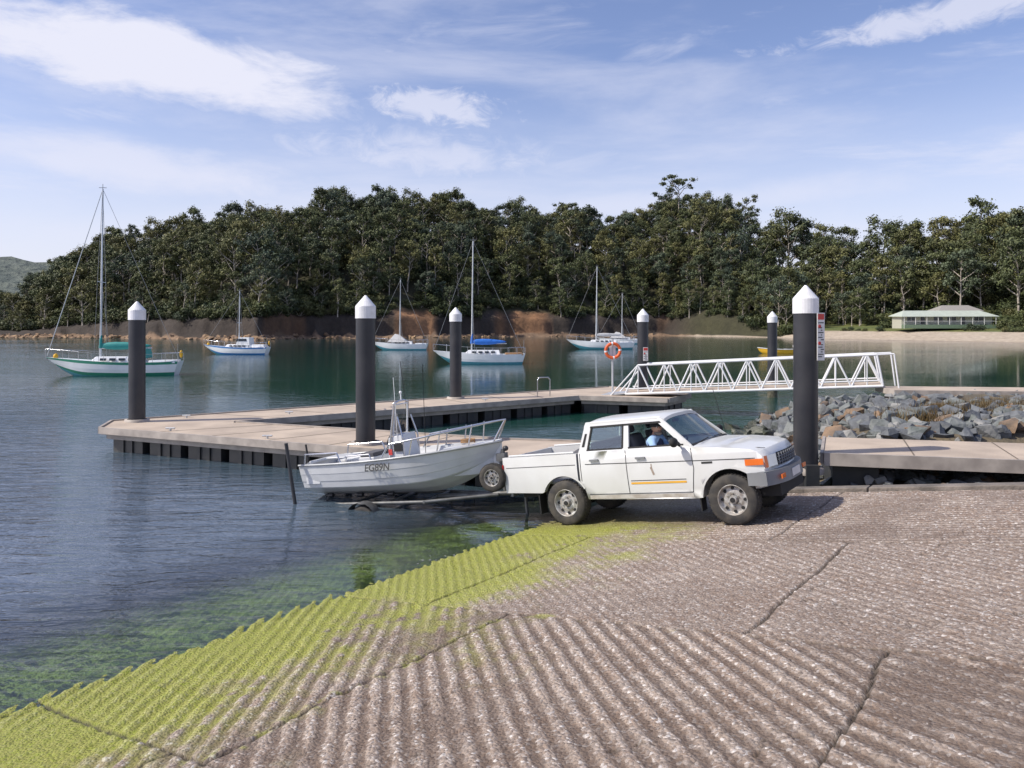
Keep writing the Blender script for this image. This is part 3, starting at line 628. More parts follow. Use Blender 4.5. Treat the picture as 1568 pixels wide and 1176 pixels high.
def yacht(name,px,d_,L_,mastH,stripe,cover,rot=180,mast_t=.58,style=0,fb=None):
    e=empty(name); xw=(px-784)/1180*d_; b=MB(); fb=fb or .095*L_+.12; B_=.155*L_
    R_=hull(b,L_,B_,fb,[bott,bott,stripe if style in(0,1) else bott,hullw,hullw,stripe],hullw,zk=-.40); b.build('hull',e)
    b=MB(); z=fb
    def trap(x0,x1,y0,y1,z0,z1,m,tp=.8,fr=.5):
        b.hexa([(x0,-y0,z0),(x1,-y1,z0),(x1,y1,z0),(x0,y0,z0),(x0+.08,-y0*tp,z1),(x1-fr,-y1*tp,z1),(x1-fr,y1*tp,z1),(x0+.08,y0*tp,z1)],m)
    trap(L_*.30,L_*.74,B_*.62,B_*.40,z,z+.42,hullw)
    for i in range(4):
        xa=L_*.36+i*L_*.075
        for sg in(-1,1): b.hexa([(xa,sg*B_*.63,z+.15),(xa+L_*.05,sg*B_*.60,z+.15),(xa+L_*.05,sg*B_*.50,z+.15),(xa,sg*B_*.5,z+.15),(xa,sg*B_*.575,z+.32),(xa+L_*.05,sg*B_*.55,z+.32),(xa+L_*.05,sg*B_*.45,z+.32),(xa,sg*B_*.45,z+.32)],glaz)
    if style==0: trap(L_*.26,L_*.38,B_*.62,B_*.55,z+.3,z+.95,cover,.8,.35)
    if style==1:
        trap(L_*.28,L_*.52,B_*.66,B_*.6,z+.3,z+1.25,hullw,.9,.35); trap(L_*.33,L_*.515,B_*.67,B_*.61,z+.8,z+1.1,glaz,.95,.2); trap(L_*.04,L_*.30,B_*.6,B_*.6,z+.05,z+.4,hullw,.9,.1)
    if style==2:
        b.hexa([(L_*.38,-B_*.8,z+.3),(L_*.78,-B_*.6,z+.3),(L_*.78,B_*.6,z+.3),(L_*.38,B_*.8,z+.3),(L_*.55,-.1,z+1.35),(L_*.64,-.1,z+1.5),(L_*.64,.1,z+1.5),(L_*.55,.1,z+1.35)],greyc)
    trap(L_*.02,L_*.24,B_*.68,B_*.7,z-.05,z+.16,tan_ if style==3 else hullw,.95,.05)
    b.build('cabin',e,bevel=.03,fix=True)
    b=MB(); mx_=L_*mast_t; top=Vector((mx_-.012*mastH,0,mastH)); rr=.0095*L_
    b.cyl((mx_,0,z),top,rr,mastm,r1=rr*.75,n=8)
    bow=gunw(R_,1.0); bow.y=0; st=Vector((0.05,0,z)); wr=.013*(d_/55)**.5
    b.cyl(bow+Vector((-.1,0,.1)),top,wr*(2.2 if style==0 else 1.0),mastm if style==0 else wire,n=5)
    b.cyl(st,top,wr,wire,n=4)
    ms=Vector((mx_-.006*mastH,0,mastH*.5)); w_=B_*.6
    b.cyl(ms+Vector((0,-w_,0)),ms+Vector((0,w_,0)),.03,mastm,n=5)
    for sg in(-1,1):
        dk=gunw(R_,mast_t); dk=Vector((dk.x,sg*dk.y,dk.z)); b.cyl(dk,ms+Vector((0,sg*w_,0)),wr,wire,n=4); b.cyl(ms+Vector((0,sg*w_,0)),top,wr,wire,n=4); b.cyl(dk+Vector((-.3,0,0)),ms,wr,wire,n=4)
    b.cyl(top,top+Vector((0,0,.35)),.02,wire,n=4); b.cyl(top+Vector((-.25,0,.1)),top+Vector((.25,0,.1)),.02,wire,n=4)
    if style in(0,3,4):
        bz=z+1.0; bl=L_*.42
        b.cyl((mx_,0,bz),(mx_-bl,0,bz),.05,mastm,n=6)
        b.ball((mx_-bl*.48,0,bz+.16),(bl*.52,.16,.26),cover,16,8,lambda p:Vector((p.x,p.y,p.z*(1.0+.35*p.x)))); b.cyl((mx_,0,bz),(mx_-.05,0,bz+.9),.13,cover,r1=.07,n=8)
    b.build('mast_and_rigging',e)
    b=MB(); r=.016*(d_/55)**.5
    for t0,t1 in((.78,1.0),(0.0,.2)):
        for sg in(-1,1):
            pts=[]
            for k in range(5):
                g_=gunw(R_,t0+(t1-t0)*k/4); pts.append(Vector((g_.x,g_.y*sg*.93,g_.z+.58)))
                if k%2==0: b.cyl((pts[-1].x,pts[-1].y,g_.z-.05),pts[-1],r,steel,n=4)
            b.tube(pts,r,steel,n=4)
    g_=gunw(R_,0); b.cyl((g_.x,-g_.y*.93,g_.z+.58),(g_.x,g_.y*.93,g_.z+.58),r,steel,n=4)
    for sg in(-1,1):
        pts=[]
        for k in range(7):
            g_=gunw(R_,.2+.58*k/6); pts.append(Vector((g_.x,g_.y*sg*.95,g_.z+.55))); b.cyl((g_.x,g_.y*sg*.95,g_.z),pts[-1],r*.8,steel,n=4)
        b.tube(pts,r*.6,wire,n=4)
    if style in(0,1): b.ball((L_*1.02,0,fb*1.5),(.16,.16,.2),yel,10,7); b.ball((.15,-B_*.5,fb+.55),(.12,.12,.28),yel,8,6)
    b.cyl((.1,B_*.3,fb),(.1,B_*.3,fb+1.3),r,wire,n=4)
    b.build('rails_and_fittings',e)
    e.matrix_world=Matrix.Translation(Vector((xw,d_,0)))@Matrix.Rotation(R(rot),4,'Z')@Matrix.Translation(Vector((-L_/2,0,0)))
    return e
yacht('sailing_yacht',184,54,8.1,13.0,greenst,teal,rot=188,mast_t=.66)
yacht('cabin_cruiser',366,94,7.4,7.7,bluest,blue,rot=176,mast_t=.5,style=1)
yacht('sailing_yacht',616,112,7.5,10.2,hullw,greyc,rot=180,mast_t=.55,style=2)
yacht('sailing_yacht',740,70.5,7.6,11.2,hullw,blue,rot=183,mast_t=.64,style=3)
yacht('sailing_yacht',924,116,9.2,12.4,hullw,greyc,rot=180,mast_t=.62,style=4)
yacht('sailing_yacht',952,150,8.0,9.8,hullw,greyc,rot=175,mast_t=.5,style=2)
b=MB(); R_=hull(b,4.4,.8,.5,[yel]*6,tan_,rake=.06); b.tube([gunw(R_,k/10) for k in range(11)],.05,hullw,6); b.box((.8,-.6,.45),(1.1,.6,.56),hullw); b.box((2.1,-.6,.47),(2.4,.6,.58),hullw); b.cyl((-.1,0,.1),(-.1,0,.9),.1,blk); b.box((-.35,-.15,.75),(.1,.15,1.05),whiteplas)
o=b.build('yellow_dinghy'); o.matrix_world=Matrix.Translation((35.5,97,.02))@Matrix.Rotation(R(178),4,'Z')
# ------------------------------------------------------------------ pickup truck
paint=mat('truck_white_paint',(.64,.65,.65),(.54,.54,.52),scale=1.6,rough=.32,coat=.35,lo=.3,hi=.8)
dark=mat('dark_underbody',(.015,.015,.016),rough=.8); rub=mat('tyre_rubber',(.028,.027,.027),(.07,.062,.052),scale=8,rough=.85,bump=.004,bscale=60); rimm=mat('steel_rim',(.48,.48,.47),(.27,.24,.21),scale=14,rough=.5,metal=.4); gry=mat('grey_bumper',(.20,.21,.22),rough=.5); orgm=mat('indicator_orange',(.75,.16,.02),rough=.2); lens=mat('headlamp_lens',(.6,.62,.63),rough=.08,metal=.5); redl=mat('tail_lamp_red',(.4,.02,.02),rough=.2); stry=mat('side_stripe_yellow',(.75,.40,.04),rough=.4); seatm=mat('seat_cloth',(.09,.09,.10),rough=.9); seam=mat('panel_gap',(.03,.03,.03),rough=.8); gls=glass('car_glass',(.80,.88,.86),.10); rust=mat('rust_stain',(.22,.16,.12),(.35,.3,.25),scale=12,rough=.8)
dirt=mat('lower_body_dirt',(.52,.50,.46),(.36,.32,.27),scale=7,rough=.7)
TR=Matrix.Translation((1.42,13.50,float(plane_z(1.42,13.50))+.01))@Euler((0,-math.atan(S_)*1.0,math.atan2(-.57,.82))).to_matrix().to_4x4()
te=empty('pickup_truck'); te.matrix_world=TR
W0=.83
def wf(x,z):
    f=1-.035*((z-.80)/.4)**2
    if x>2.5: f-=.085*((x-2.5)/1.0)**2
    return W0*f
def arc(cx,cz,r,a0,a1,n): return [(cx+r*math.cos(R(a0+(a1-a0)*i/n)),cz+r*math.sin(R(a0+(a1-a0)*i/n))) for i in range(n+1)]
ar=.455
low=[(.43,.42)]+arc(0,.37,.45,25,43,3)+[(.33,1.185),(1.2,1.19),(2.25,1.19),(2.36,1.165),(2.8,1.135),(3.25,1.085),(3.40,1.05),(3.47,.98),(3.485,.80),(3.47,.58),(3.40,.52),(2.85+ar*math.cos(R(20)),.52)]+arc(2.85,.38,ar,22,176,14)+[(2.30,.40)]
def extr(outline,y0,y1,m_,name,bev=.022):
    bm=bmesh.new(); n=len(outline)
    A_=[bm.verts.new((x,y0,z)) for x,z in outline]; B2=[bm.verts.new((x,y1,z)) for x,z in outline]
    bm.faces.new(A_); bm.faces.new(B2[::-1])
    for i in range(n): bm.faces.new((A_[i],B2[i],B2[(i+1)%n],A_[(i+1)%n]))
    bmesh.ops.recalc_face_normals(bm,faces=bm.faces)
    for xx in np.arange(-1.0,3.5,.2): bmesh.ops.bisect_plane(bm,geom=bm.verts[:]+bm.edges[:]+bm.faces[:],plane_co=(xx,0,0),plane_no=(1,0,0))
    for zz_ in(.55,.68,.8,.92,1.04): bmesh.ops.bisect_plane(bm,geom=bm.verts[:]+bm.edges[:]+bm.faces[:],plane_co=(0,0,zz_),plane_no=(0,0,1))
    for yy in(-.66,-.4,0,.4,.66): bmesh.ops.bisect_plane(bm,geom=bm.verts[:]+bm.edges[:]+bm.faces[:],plane_co=(0,yy,0),plane_no=(0,1,0))
    for v in bm.verts:
        x,y,z=v.co; v.co.y=y*wf(x,z)/W0
        if x>3.1: v.co.x-=.13*(abs(y)/W0)**2.5*min(1,(x-3.1)/.3)
        if z>1.0 and x>2.3 : v.co.z+=.035*(1-(y/W0)**2)
    me=bpy.data.meshes.new(name); bm.to_mesh(me); bm.free(); me.materials.append(m_)
    for p_ in me.polygons: p_.use_smooth=True
    o=bpy.data.objects.new(name,me); link(o,te)
    b_=o.modifiers.new('b','BEVEL'); b_.width=bev; b_.segments=3; b_.limit_method='ANGLE'; b_.angle_limit=R(38); b_.harden_normals=True
    return o
extr(low,-W0,W0,paint,'cab_and_bonnet')
bedo=[(-1.20,.56),(-1.22,1.17),(.29,1.17),(.29,.37+math.sqrt(.45**2-.29**2))]+arc(0,.37,.45,52,155,12)+[(-.45,.54)]
extr(bedo,-W0,-W0+.09,paint,'bed_side_right',bev=.015); extr(bedo,W0-.09,W0,paint,'bed_side_left',bev=.015)
b=MB()
b.box((-1.215,-.74,.58),(-1.15,.74,1.165),paint); b.box((.22,-.74,.5),(.288,.74,1.165),paint); b.box((-1.15,-.74,.68),(.22,.74,.72),gry)
for sg in(-1,1):
    b.box((-1.225,sg*.80-.04,.75),(-1.20,sg*.80+.02,1.05),redl)
    b.cyl((-1.1,sg*.76,1.19),(.22,sg*.76,1.19),.018,paint)
b.box((-1.0,-.6,.73),(-.5,.1,.98),tan_); b.ball((-.1,.2,.9),(.35,.4,.28),seatm,10,8)
b.build('bed_and_tailgate',te,bevel=.008)
b=MB(); b.box((-1.1,-.45,.42),(3.3,-.33,.54),dark); b.box((-1.1,.33,.42),(3.3,.45,.54),dark); b.box((2.2,-.52,.40),(3.3,.52,.95),dark); b.box((.5,-.7,.43),(2.25,.7,.50),dark); b.box((-.5,-.55,.5),(.5,.55,.67),dark)
b.cyl((0,-.7,.37),(0,.7,.37),.06,dark); b.ball((0,0,.37),(.16,.14,.15),dark); b.cyl((2.85,-.7,.37),(2.85,.7,.37),.05,dark); b.box((-1.35,-.06,.42),(-1.1,.06,.48),dark); b.box((-1.27,-.6,.46),(-1.22,.6,.56),gry)
for sg in(-1,1): b.box((-.56,sg*.68-.11,.18),(-.54,sg*.68+.11,.62),dark); b.box((2.33,sg*.68-.1,.2),(2.35,sg*.68+.1,.45),dark)
b.build('chassis',te)
def wheel(b,c,sg,r=.37,wd=.23):
    ax=(0,sg,0); h=wd/2
    b.lathe([(r*.60,-h),(r*.93,-h),(r*.985,-h*.8),(r,-h*.5),(r,h*.5),(r*.985,h*.8),(r*.93,h),(r*.66,h*1.0),(r*.60,h*.93)],c,ax,rub,36)
    for i in range(44):
        a=2*math.pi*i/44; q_=Vector(ax).to_track_quat('Z','Y')
        for hh in(-.6,.0,.6):
            p=Vector(c)+q_@Vector((r*1.0*math.cos(a+hh*.1),r*math.sin(a+hh*.1),hh*h)); p2=Vector(c)+q_@Vector((r*1.018*math.cos(a+hh*.1),r*1.018*math.sin(a+hh*.1),hh*h)); b.cyl(p,p2,.020,rub,n=4)
    b.lathe([(r*.61,h*.92),(r*.60,h*.98),(r*.57,h*.9),(r*.54,h*.35),(r*.50,h*.25),(r*.40,h*.45),(r*.27,h*.55),(r*.22,h*.45),(r*.20,h*.45)],c,ax,rimm,36)
    q_=Vector(ax).to_track_quat('Z','Y'); cc=Vector(c)
    b.cyl(cc+q_@Vector((0,0,h*.2)),cc+q_@Vector((0,0,h*.95)),r*.20,rimm,r1=r*.15,n=20)
    b.cyl(cc+q_@Vector((0,0,h*.95)),cc+q_@Vector((0,0,h*1.05)),r*.10,dark,n=16)
    b.cyl(cc+q_@Vector((0,0,-h)),cc+q_@Vector((0,0,h*.24)),r*.59,dark,n=24)
    for i in range(8):
        a=2*math.pi*i/8; p=Vector((r*.455*math.cos(a),r*.455*math.sin(a),h*.30)); b.cyl(cc+q_@p,cc+q_@(p+Vector((0,0,.022))),r*.065,dark,n=10)
    for i in range(6):
        a=2*math.pi*(i+.5)/6; p=Vector((r*.25*math.cos(a),r*.25*math.sin(a),h*.5)); b.cyl(cc+q_@p,cc+q_@(p+Vector((0,0,.025))),.012,steel,n=6)
b=MB()
for x_ in(0,2.85):
    for sg in(-1,1): wheel(b,(x_,sg*.725,.37),sg)
b.build('wheels',te)
def strip(b,pts,wd,m,off=.004,sides=(-1,1)):
    for sg in sides:
        for (x0,z0),(x1,z1) in zip(pts[:-1],pts[1:]):
            n_=max(1,int(math.hypot(x1-x0,z1-z0)/.08)); dx,dz=x1-x0,z1-z0; l=math.hypot(dx,dz); nx,nz=-dz/l*wd/2,dx/l*wd/2
            P=[]
            for k in range(n_+1):
                x=x0+dx*k/n_;z=z0+dz*k/n_; P.append([(x-nx,sg*(wf(x-nx,z-nz)+off),z-nz),(x+nx,sg*(wf(x+nx,z+nz)+off),z+nz)])
            b.grid(P,m,False)
b=MB()
strip(b,[(.45,.99),(3.25,.955)],.012,seam,.003)
strip(b,[(.36,1.17),(.36,.72)],.010,seam); strip(b,[(1.20,1.18),(1.20,.50)],.010,seam); strip(b,[(2.30,1.16),(2.32,.85),(2.26,.50)],.010,seam); strip(b,[(.47,.50),(2.26,.50)],.010,seam)
strip(b,[(.47,.455),(2.26,.455)],.06,dirt,.003)
strip(b,[(1.25,.66),(2.18,.66)],.030,stry,.004); strip(b,[(1.25,.70),(2.18,.70)],.010,seam,.004)
strip(b,[(-1.15,.99),(.26,.99)],.010,seam,.003)
strip(b,[(1.62,.90),(1.66,.78)],.035,rust,.0025,sides=(-1,)); strip(b,[(1.63,.95),(1.63,.90)],.02,rust,.0025,sides=(-1,))
strip(b,[(2.45,.93),(2.62,.93)],.03,seam,.004)
for sg in(-1,1):
    for x_ in(.55,1.38): b.box((x_,sg*(wf(x_,1.03)+.02)-.014,1.035),(x_+.16,sg*(wf(x_,1.03)+.02)+.014,1.065),gry)
    for cx,aa in((0,(30,152)),(2.85,(20,172))):
        ap=arc(cx,.37 if cx==0 else .38,.462,aa[0],aa[1],16); strip(b,ap,.03,paint,.012,sides=(sg,)); strip(b,arc(cx,.37 if cx==0 else .38,.447,aa[0],aa[1],16),.012,seam,.010,sides=(sg,))
    b.ball((2.12,sg*.98,1.27),(.06,.10,.075),dark,10,8); b.cyl((2.14,sg*.82,1.20),(2.12,sg*.93,1.26),.018,dark)
    strip(b,[(3.10,.90),(3.36,.90)],.09,orgm,.006,sides=(sg,))
def fx(y,base=3.485): return base-.13*(abs(y)/W0)**2.5
def front(b,y0,y1,z0,z1,m,off=.006):
    n_=10; P=[]
    for k in range(n_+1):
        y=y0+(y1-y0)*k/n_; P.append([(fx(y)+off-(.01 if z0>.95 else 0),y,z0),(fx(y)+off-.012,y,z1)])
    b.grid(P,m,False)
front(b,-.44,.44,.80,.985,dark,.006)
for zz_ in(.84,.88,.92,.96): front(b,-.44,.44,zz_-.006,zz_+.006,gry,.016)
for k in range(9): y=-.40+k*.1; b.box((fx(y)+.004,y-.006,.81),(fx(y)+.020,y+.006,.975),gry)
for sg in(-1,1):
    front(b,sg*.46,sg*.70,.81,.975,lens,.010); front(b,sg*.705,sg*.775,.81,.975,orgm,.010)
b.build('trim_and_lights',te)
b=MB(); P0=[]
for k in range(17):
    y=-.86+1.72*k/16; xx=3.58-.19*(abs(y)/.86)**3; P0.append((xx,y))
for k in range(16):
    (xa,ya_),(xb,yb)=P0[k],P0[k+1]
    b.hexa([(xa-.12,ya_,.56),(xa,ya_,.56),(xb,yb,.56),(xb-.12,yb,.56),(xa-.12,ya_,.76),(xa-.01,ya_,.76),(xb-.01,yb,.76),(xb-.12,yb,.76)],gry)
for sg in(-1,1): b.hexa([(3.12,sg*.80,.57),(3.40,sg*.80,.57),(3.40,sg*.86,.57),(3.12,sg*.845,.57),(3.12,sg*.80,.75),(3.40,sg*.80,.75),(3.40,sg*.86,.75),(3.12,sg*.845,.75)],gry); b.box((3.545,sg*.55-.09,.63),(3.56,sg*.55+.09,.69),orgm)
b.box((3.575,-.19,.60),(3.59,.19,.71),signm); b.box((3.2,-.6,.38),(3.5,.6,.55),dark); b.box((3.5,-.10,.60),(3.583,.10,.66),dark)
b.build('front_bumper',te)
ZS=-.045
def Wg(z): return .785-(z-1.18)/.5*.125
def gp(b,quad,m,th=.035,off=0):
    for sg in(-1,1):
        quad_=[(x,z+ZS*max(0,(z-1.2)/.5)) for x,z in quad]
        o_=[(x,sg*(Wg(z)+off),z) for x,z in quad_]; i_=[(x,sg*(Wg(z)+off-th),z) for x,z in quad_]; n_=len(quad)
        b.add(o_+i_,[list(range(n_)),list(range(n_,2*n_))[::-1]]+[(i,(i+1)%n_,n_+(i+1)%n_,n_+i) for i in range(n_)],m)
b=MB()
gp(b,[(.335,1.18),(.45,1.64),(.57,1.64),(.49,1.18)],paint)
gp(b,[(1.14,1.18),(1.16,1.64),(1.25,1.64),(1.25,1.18)],paint)
gp(b,[(2.20,1.18),(1.74,1.64),(1.83,1.66),(2.32,1.18)],paint)
gp(b,[(.44,1.625),(.47,1.70),(1.79,1.70),(1.86,1.625)],paint,off=.001)
gp(b,[(.34,1.165),(.34,1.205),(2.24,1.205),(2.28,1.165)],paint,off=.004)
for (x0,x1) in((.49,1.14),(1.25,2.18)):
    gp(b,[(x0,1.205),(x0,1.222),(x1,1.222),(x1,1.205)],dark,.02,.005)
gp(b,[(.56,1.60),(.56,1.625),(1.80,1.625),(1.82,1.60)],dark,.02,.003)
gp(b,[(1.13,1.2),(1.15,1.62),(1.17,1.62),(1.155,1.2)],dark,.02,.003); gp(b,[(.49,1.2),(.57,1.62),(.59,1.62),(.51,1.2)],dark,.02,.003)
gp(b,[(.40,1.28),(.46,1.50),(.49,1.50),(.44,1.28)],dark,.01,.004)
for y0,y1 in((-.76,-.66),(.66,.76)): b.hexa([(.335,y0,1.18),(.37,y0,1.18),(.37,y1,1.18),(.335,y1,1.18),(.45,y0*.87,1.66+ZS),(.485,y0*.87,1.66+ZS),(.485,y1*.87,1.66+ZS),(.45,y1*.87,1.66+ZS)],paint)
b.hexa([(.33,-.76,1.15),(.37,-.76,1.15),(.37,.76,1.15),(.33,.76,1.15),(.36,-.75,1.24),(.40,-.75,1.24),(.40,.75,1.24),(.36,.75,1.24)],paint)
b.hexa([(2.24,-.75,1.17),(2.34,-.75,1.17),(2.34,.75,1.17),(2.24,.75,1.17),(2.24,-.75,1.20),(2.31,-.75,1.20),(2.31,.75,1.20),(2.24,.75,1.20)],dark)
b.build('cab_pillars',te,bevel=.006)
b=MB(); P=[]
for i in range(13):
    t=i/12; x=.43+1.44*t; ed=min(t,1-t)*12; row_=[]
    for k in range(13):
        s_=-1+2*k/12; y=s_*(.675-.02*max(0,1-ed)); z=1.745+ZS-.05*abs(s_)**3.2-.035*max(0,1-ed*.8)**2; row_.append((x,y,z))
    P.append(row_)
b.grid(P,paint); P2=[[(x,y,z-.035) for x,y,z in r] for r in P]; b.grid(P2,seatm)
b.grid([[p,(p[0],p[1],p[2]-.06)] for p in P[0]],paint); b.grid([[p,(p[0],p[1],p[2]-.05)] for p in P[-1]],paint); b.grid([[r[0],(r[0][0],r[0][1],r[0][2]-.04)] for r in P],paint); b.grid([[r[-1],(r[-1][0],r[-1][1],r[-1][2]-.04)] for r in P],paint)
b.build('roof',te)
b=MB()
gp(b,[(.49,1.20),(.57,1.63),(1.16,1.63),(1.14,1.20)],gls,.006,-.012)
o_=[(x,(Wg(z)-.012),z) for x,z in[(1.25,1.20),(1.25,1.59),(1.75,1.59),(2.19,1.20)]]; b.add(o_,[(0,1,2,3)],gls)
P=[[(2.31-.05*(abs(y)/.74)**2-.47*t,y*(1-.11*t),1.19+(.50+ZS)*t) for y in np.linspace(-.75,.75,9)] for t in np.linspace(0,1,5)]; b.grid(P,gls)
b.add([(.37,-.66,1.23),(.37,.66,1.23),(.47,.58,1.66+ZS),(.47,-.58,1.66+ZS)],[(0,1,2,3)],gls)
b.build('windows',te)
b=MB()
for y in(-.38,.38):
    b.hexa([(1.35,y-.25,.75),(1.8,y-.25,.80),(1.8,y+.25,.80),(1.35,y+.25,.75),(1.3,y-.25,.90),(1.82,y-.24,.95),(1.82,y+.24,.95),(1.3,y+.25,.90)],seatm)
    b.hexa([(1.22,y-.25,.85),(1.40,y-.25,.85),(1.40,y+.25,.85),(1.22,y+.25,.85),(1.10,y-.22,1.40),(1.22,y-.22,1.40),(1.22,y+.22,1.40),(1.10,y+.22,1.40)],seatm)
    b.hexa([(1.09,y-.12,1.42),(1.17,y-.12,1.42),(1.17,y+.12,1.42),(1.09,y+.12,1.42),(1.07,y-.11,1.55),(1.15,y-.11,1.55),(1.15,y+.11,1.55),(1.07,y+.11,1.55)],seatm)
b.hexa([(.55,-.65,.8),(.72,-.65,.8),(.72,.65,.8),(.55,.65,.8),(.46,-.62,1.32),(.58,-.62,1.32),(.58,.62,1.32),(.46,.62,1.32)],seatm)
b.build('seats',te,bevel=.04,seg=3)
b=MB(); b.hexa([(2.0,-.70,.9),(2.3,-.70,.9),(2.3,.70,.9),(2.0,.70,.9),(2.05,-.70,1.17),(2.25,-.70,1.165),(2.25,.70,1.165),(2.05,.70,1.17)],dark)
cc=Vector((1.97,-.38,1.14)); ax=Vector((-.85,0,.5)).normalized(); q_=ax.to_track_quat('Z','Y'); ring=[cc+q_@Vector((.19*math.cos(2*math.pi*i/20),.19*math.sin(2*math.pi*i/20),0)) for i in range(21)]
b.tube(ring,.014,dark,6); b.cyl(cc,cc-ax*.25,.03,dark); b.cyl(ring[0],ring[10],.014,dark); b.box((1.76,-.1,1.52),(1.78,.1,1.57),dark)
b.build('dashboard_and_wheel',te)
b=MB()
b.tube([(2.36,-.55,1.215),(2.33,-.1,1.235)],.008,dark,5); b.tube([(2.36,.1,1.235),(2.33,.5,1.225)],.008,dark,5)
b.cyl((2.33,.72,1.17),(2.2,.73,1.95),.005,dark,n=5)
for sg in(-1,1): b.tube([(2.40,sg*.70,1.157),(2.9,sg*.665,1.13),(3.36,sg*.60,1.075)],.0045,seam,5)
b.build('bonnet_details',te)
# ------------------------------------------------------------------ driver
dr=empty('driver'); dr.matrix_world=TR@Matrix.Translation((.09,-.05,.0))
skin=mat('skin',(.50,.29,.20),(.44,.24,.17),scale=20,rough=.5); shirt=mat('shirt_blue',(.34,.50,.74),(.26,.41,.64),scale=12,rough=.85,bump=.004,bscale=30); vest=mat('vest_dark_navy',(.03,.04,.09),rough=.9); beanie=mat('beanie_black',(.02,.02,.025),(.035,.035,.04),scale=60,rough=.95,bump=.004,bscale=80); beard=mat('beard_grey',(.28,.24,.21),(.16,.13,.11),scale=60,rough=.95,bump=.004,bscale=90); eyew=mat('eye_white',(.7,.7,.68),rough=.2); eyed=mat('iris',(.03,.03,.03),rough=.2)
def skinobj(name,vs,es,rs,m,parent,root=0,sub=2):
    me=bpy.data.meshes.new(name); me.from_pydata(vs,es,[]); me.materials.append(m); o=bpy.data.objects.new(name,me); link(o,parent)
    s_=o.modifiers.new('s','SKIN'); sl=me.skin_vertices[0].data
    for i,r in enumerate(rs): sl[i].radius=(r if isinstance(r,tuple) else (r,r))
    sl[root].use_root=True; s_.use_smooth_shade=True
    su_=o.modifiers.new('u','SUBSURF'); su_.levels=sub; su_.render_levels=sub
    return o
yo=-.38
bv=[(1.50,yo,.98),(1.48,yo,1.10),(1.47,yo,1.22),(1.48,yo,1.31),(1.50,yo,1.36),
    (1.49,yo-.17,1.29),(1.58,yo-.27,1.14),(1.80,yo-.22,1.13),
    (1.49,yo+.17,1.29),(1.60,yo+.24,1.10),(1.82,yo+.17,1.14),
    (1.55,yo-.10,.96),(1.92,yo-.12,.98),(2.0,yo-.12,.62),(1.55,yo+.10,.96),(1.92,yo+.12,.98),(2.0,yo+.12,.62)]
be=[(0,1),(1,2),(2,3),(3,4),(3,5),(5,6),(6,7),(3,8),(8,9),(9,10),(0,11),(11,12),(12,13),(0,14),(14,15),(15,16)]
br=[(.15,.13),(.15,.13),(.16,.13),(.12,.10),.062,.072,.052,.036,.072,.052,.036,.085,.065,.05,.085,.065,.05]
skinobj('torso_arms_legs',bv,be,br,shirt,dr)
def hand(name,w_,dirv,palm_up,sg):
    w_=Vector(w_); d_=Vector(dirv).normalized(); s_=d_.cross(Vector((0,0,1))).normalized()*sg; dn=Vector(palm_up).normalized()
    vs=[w_,w_+d_*.045,w_+d_*.085]; es=[(0,1),(1,2)]; rs=[(.026,.020),(.034,.016),(.036,.014)]
    for k,ln in enumerate((.068,.078,.072,.056)):
        o_=s_*(.030-.020*k); a=w_+d_*.088+o_; i0=len(vs)
        vs+= [a,a+d_*ln*.42+dn*.008,a+d_*ln*.62+dn*.032,a+d_*ln*.5+dn*.052]; es+=[(2,i0),(i0,i0+1),(i0+1,i0+2),(i0+2,i0+3)]; rs+=[.009,.0088,.008,.007]
    i0=len(vs); vs+=[w_+d_*.04+s_*.038,w_+d_*.068+s_*.058+dn*.015,w_+d_*.09+s_*.052+dn*.035]; es+=[(1,i0),(i0,i0+1),(i0+1,i0+2)]; rs+=[.012,.010,.008]
    skinobj(name,vs,es,rs,skin,dr,0,1)
hand('right_hand',(1.80,yo-.22,1.13),(1,.1,.12),(.2,0,-1),-1); hand('left_hand',(1.82,yo+.17,1.14),(1,-.1,.12),(.2,0,-1),1)
b=MB(); b.cyl((1.485,yo,1.34),(1.51,yo,1.40),.056,skin,r1=.052,n=16); b.build('neck',dr)
b=MB()
def hf(p):
    x,y,z=p
    if z<0: y*=1-.22*z*z; x*=1-.05*z*z
    if x>0: x=min(x,.90+.1*x)
    return Vector((x,y,z))
b.ball((0,0,0),(.098,.077,.118),skin,24,18,hf)
b.ball((.098,0,-.012),(.020,.014,.026),skin,10,8,lambda p:Vector((p.x*(1-.5*p.z),p.y*(1-.4*p.z),p.z)))
for sg in(-1,1):
    b.ball((.078,sg*.031,.012),(.014,.016,.011),eyew,10,8); b.ball((.089,sg*.031,.012),(.005,.007,.007),eyed,8,6); b.ball((.083,sg*.032,.034),(.012,.022,.006),beard,8,6)
    b.ball((-.005,sg*.078,0),(.020,.009,.033),skin,10,8)
b.ball((.091,0,-.055),(.008,.024,.006),mat('lips',(.38,.16,.13),rough=.5),10,6)
b.ball((.030,0,-.075),(.075,.067,.056),beard,20,12,lambda p:Vector((p.x,p.y,p.z*(.9 if p.z<0 else .45))))
b.ball((.088,0,-.043),(.012,.034,.007),beard,10,6)
b.ball((-.008,0,.050),(.104,.086,.088),beanie,24,14,lambda p:Vector((p.x,p.y,p.z if p.z>-.25 else -.25)))
b.lathe([(.098,-.01),(.103,.0),(.103,.035),(.097,.045)],(-.006,0,.028),(0,0,1),beanie,24)
o=b.build('head',dr); o.location=(1.535,yo,1.475); o.rotation_euler=(0,R(6),R(-40))
b=MB(); b.ball((1.475,yo,1.20),(.125,.165,.16),vest,20,14); o=b.build('vest',dr)
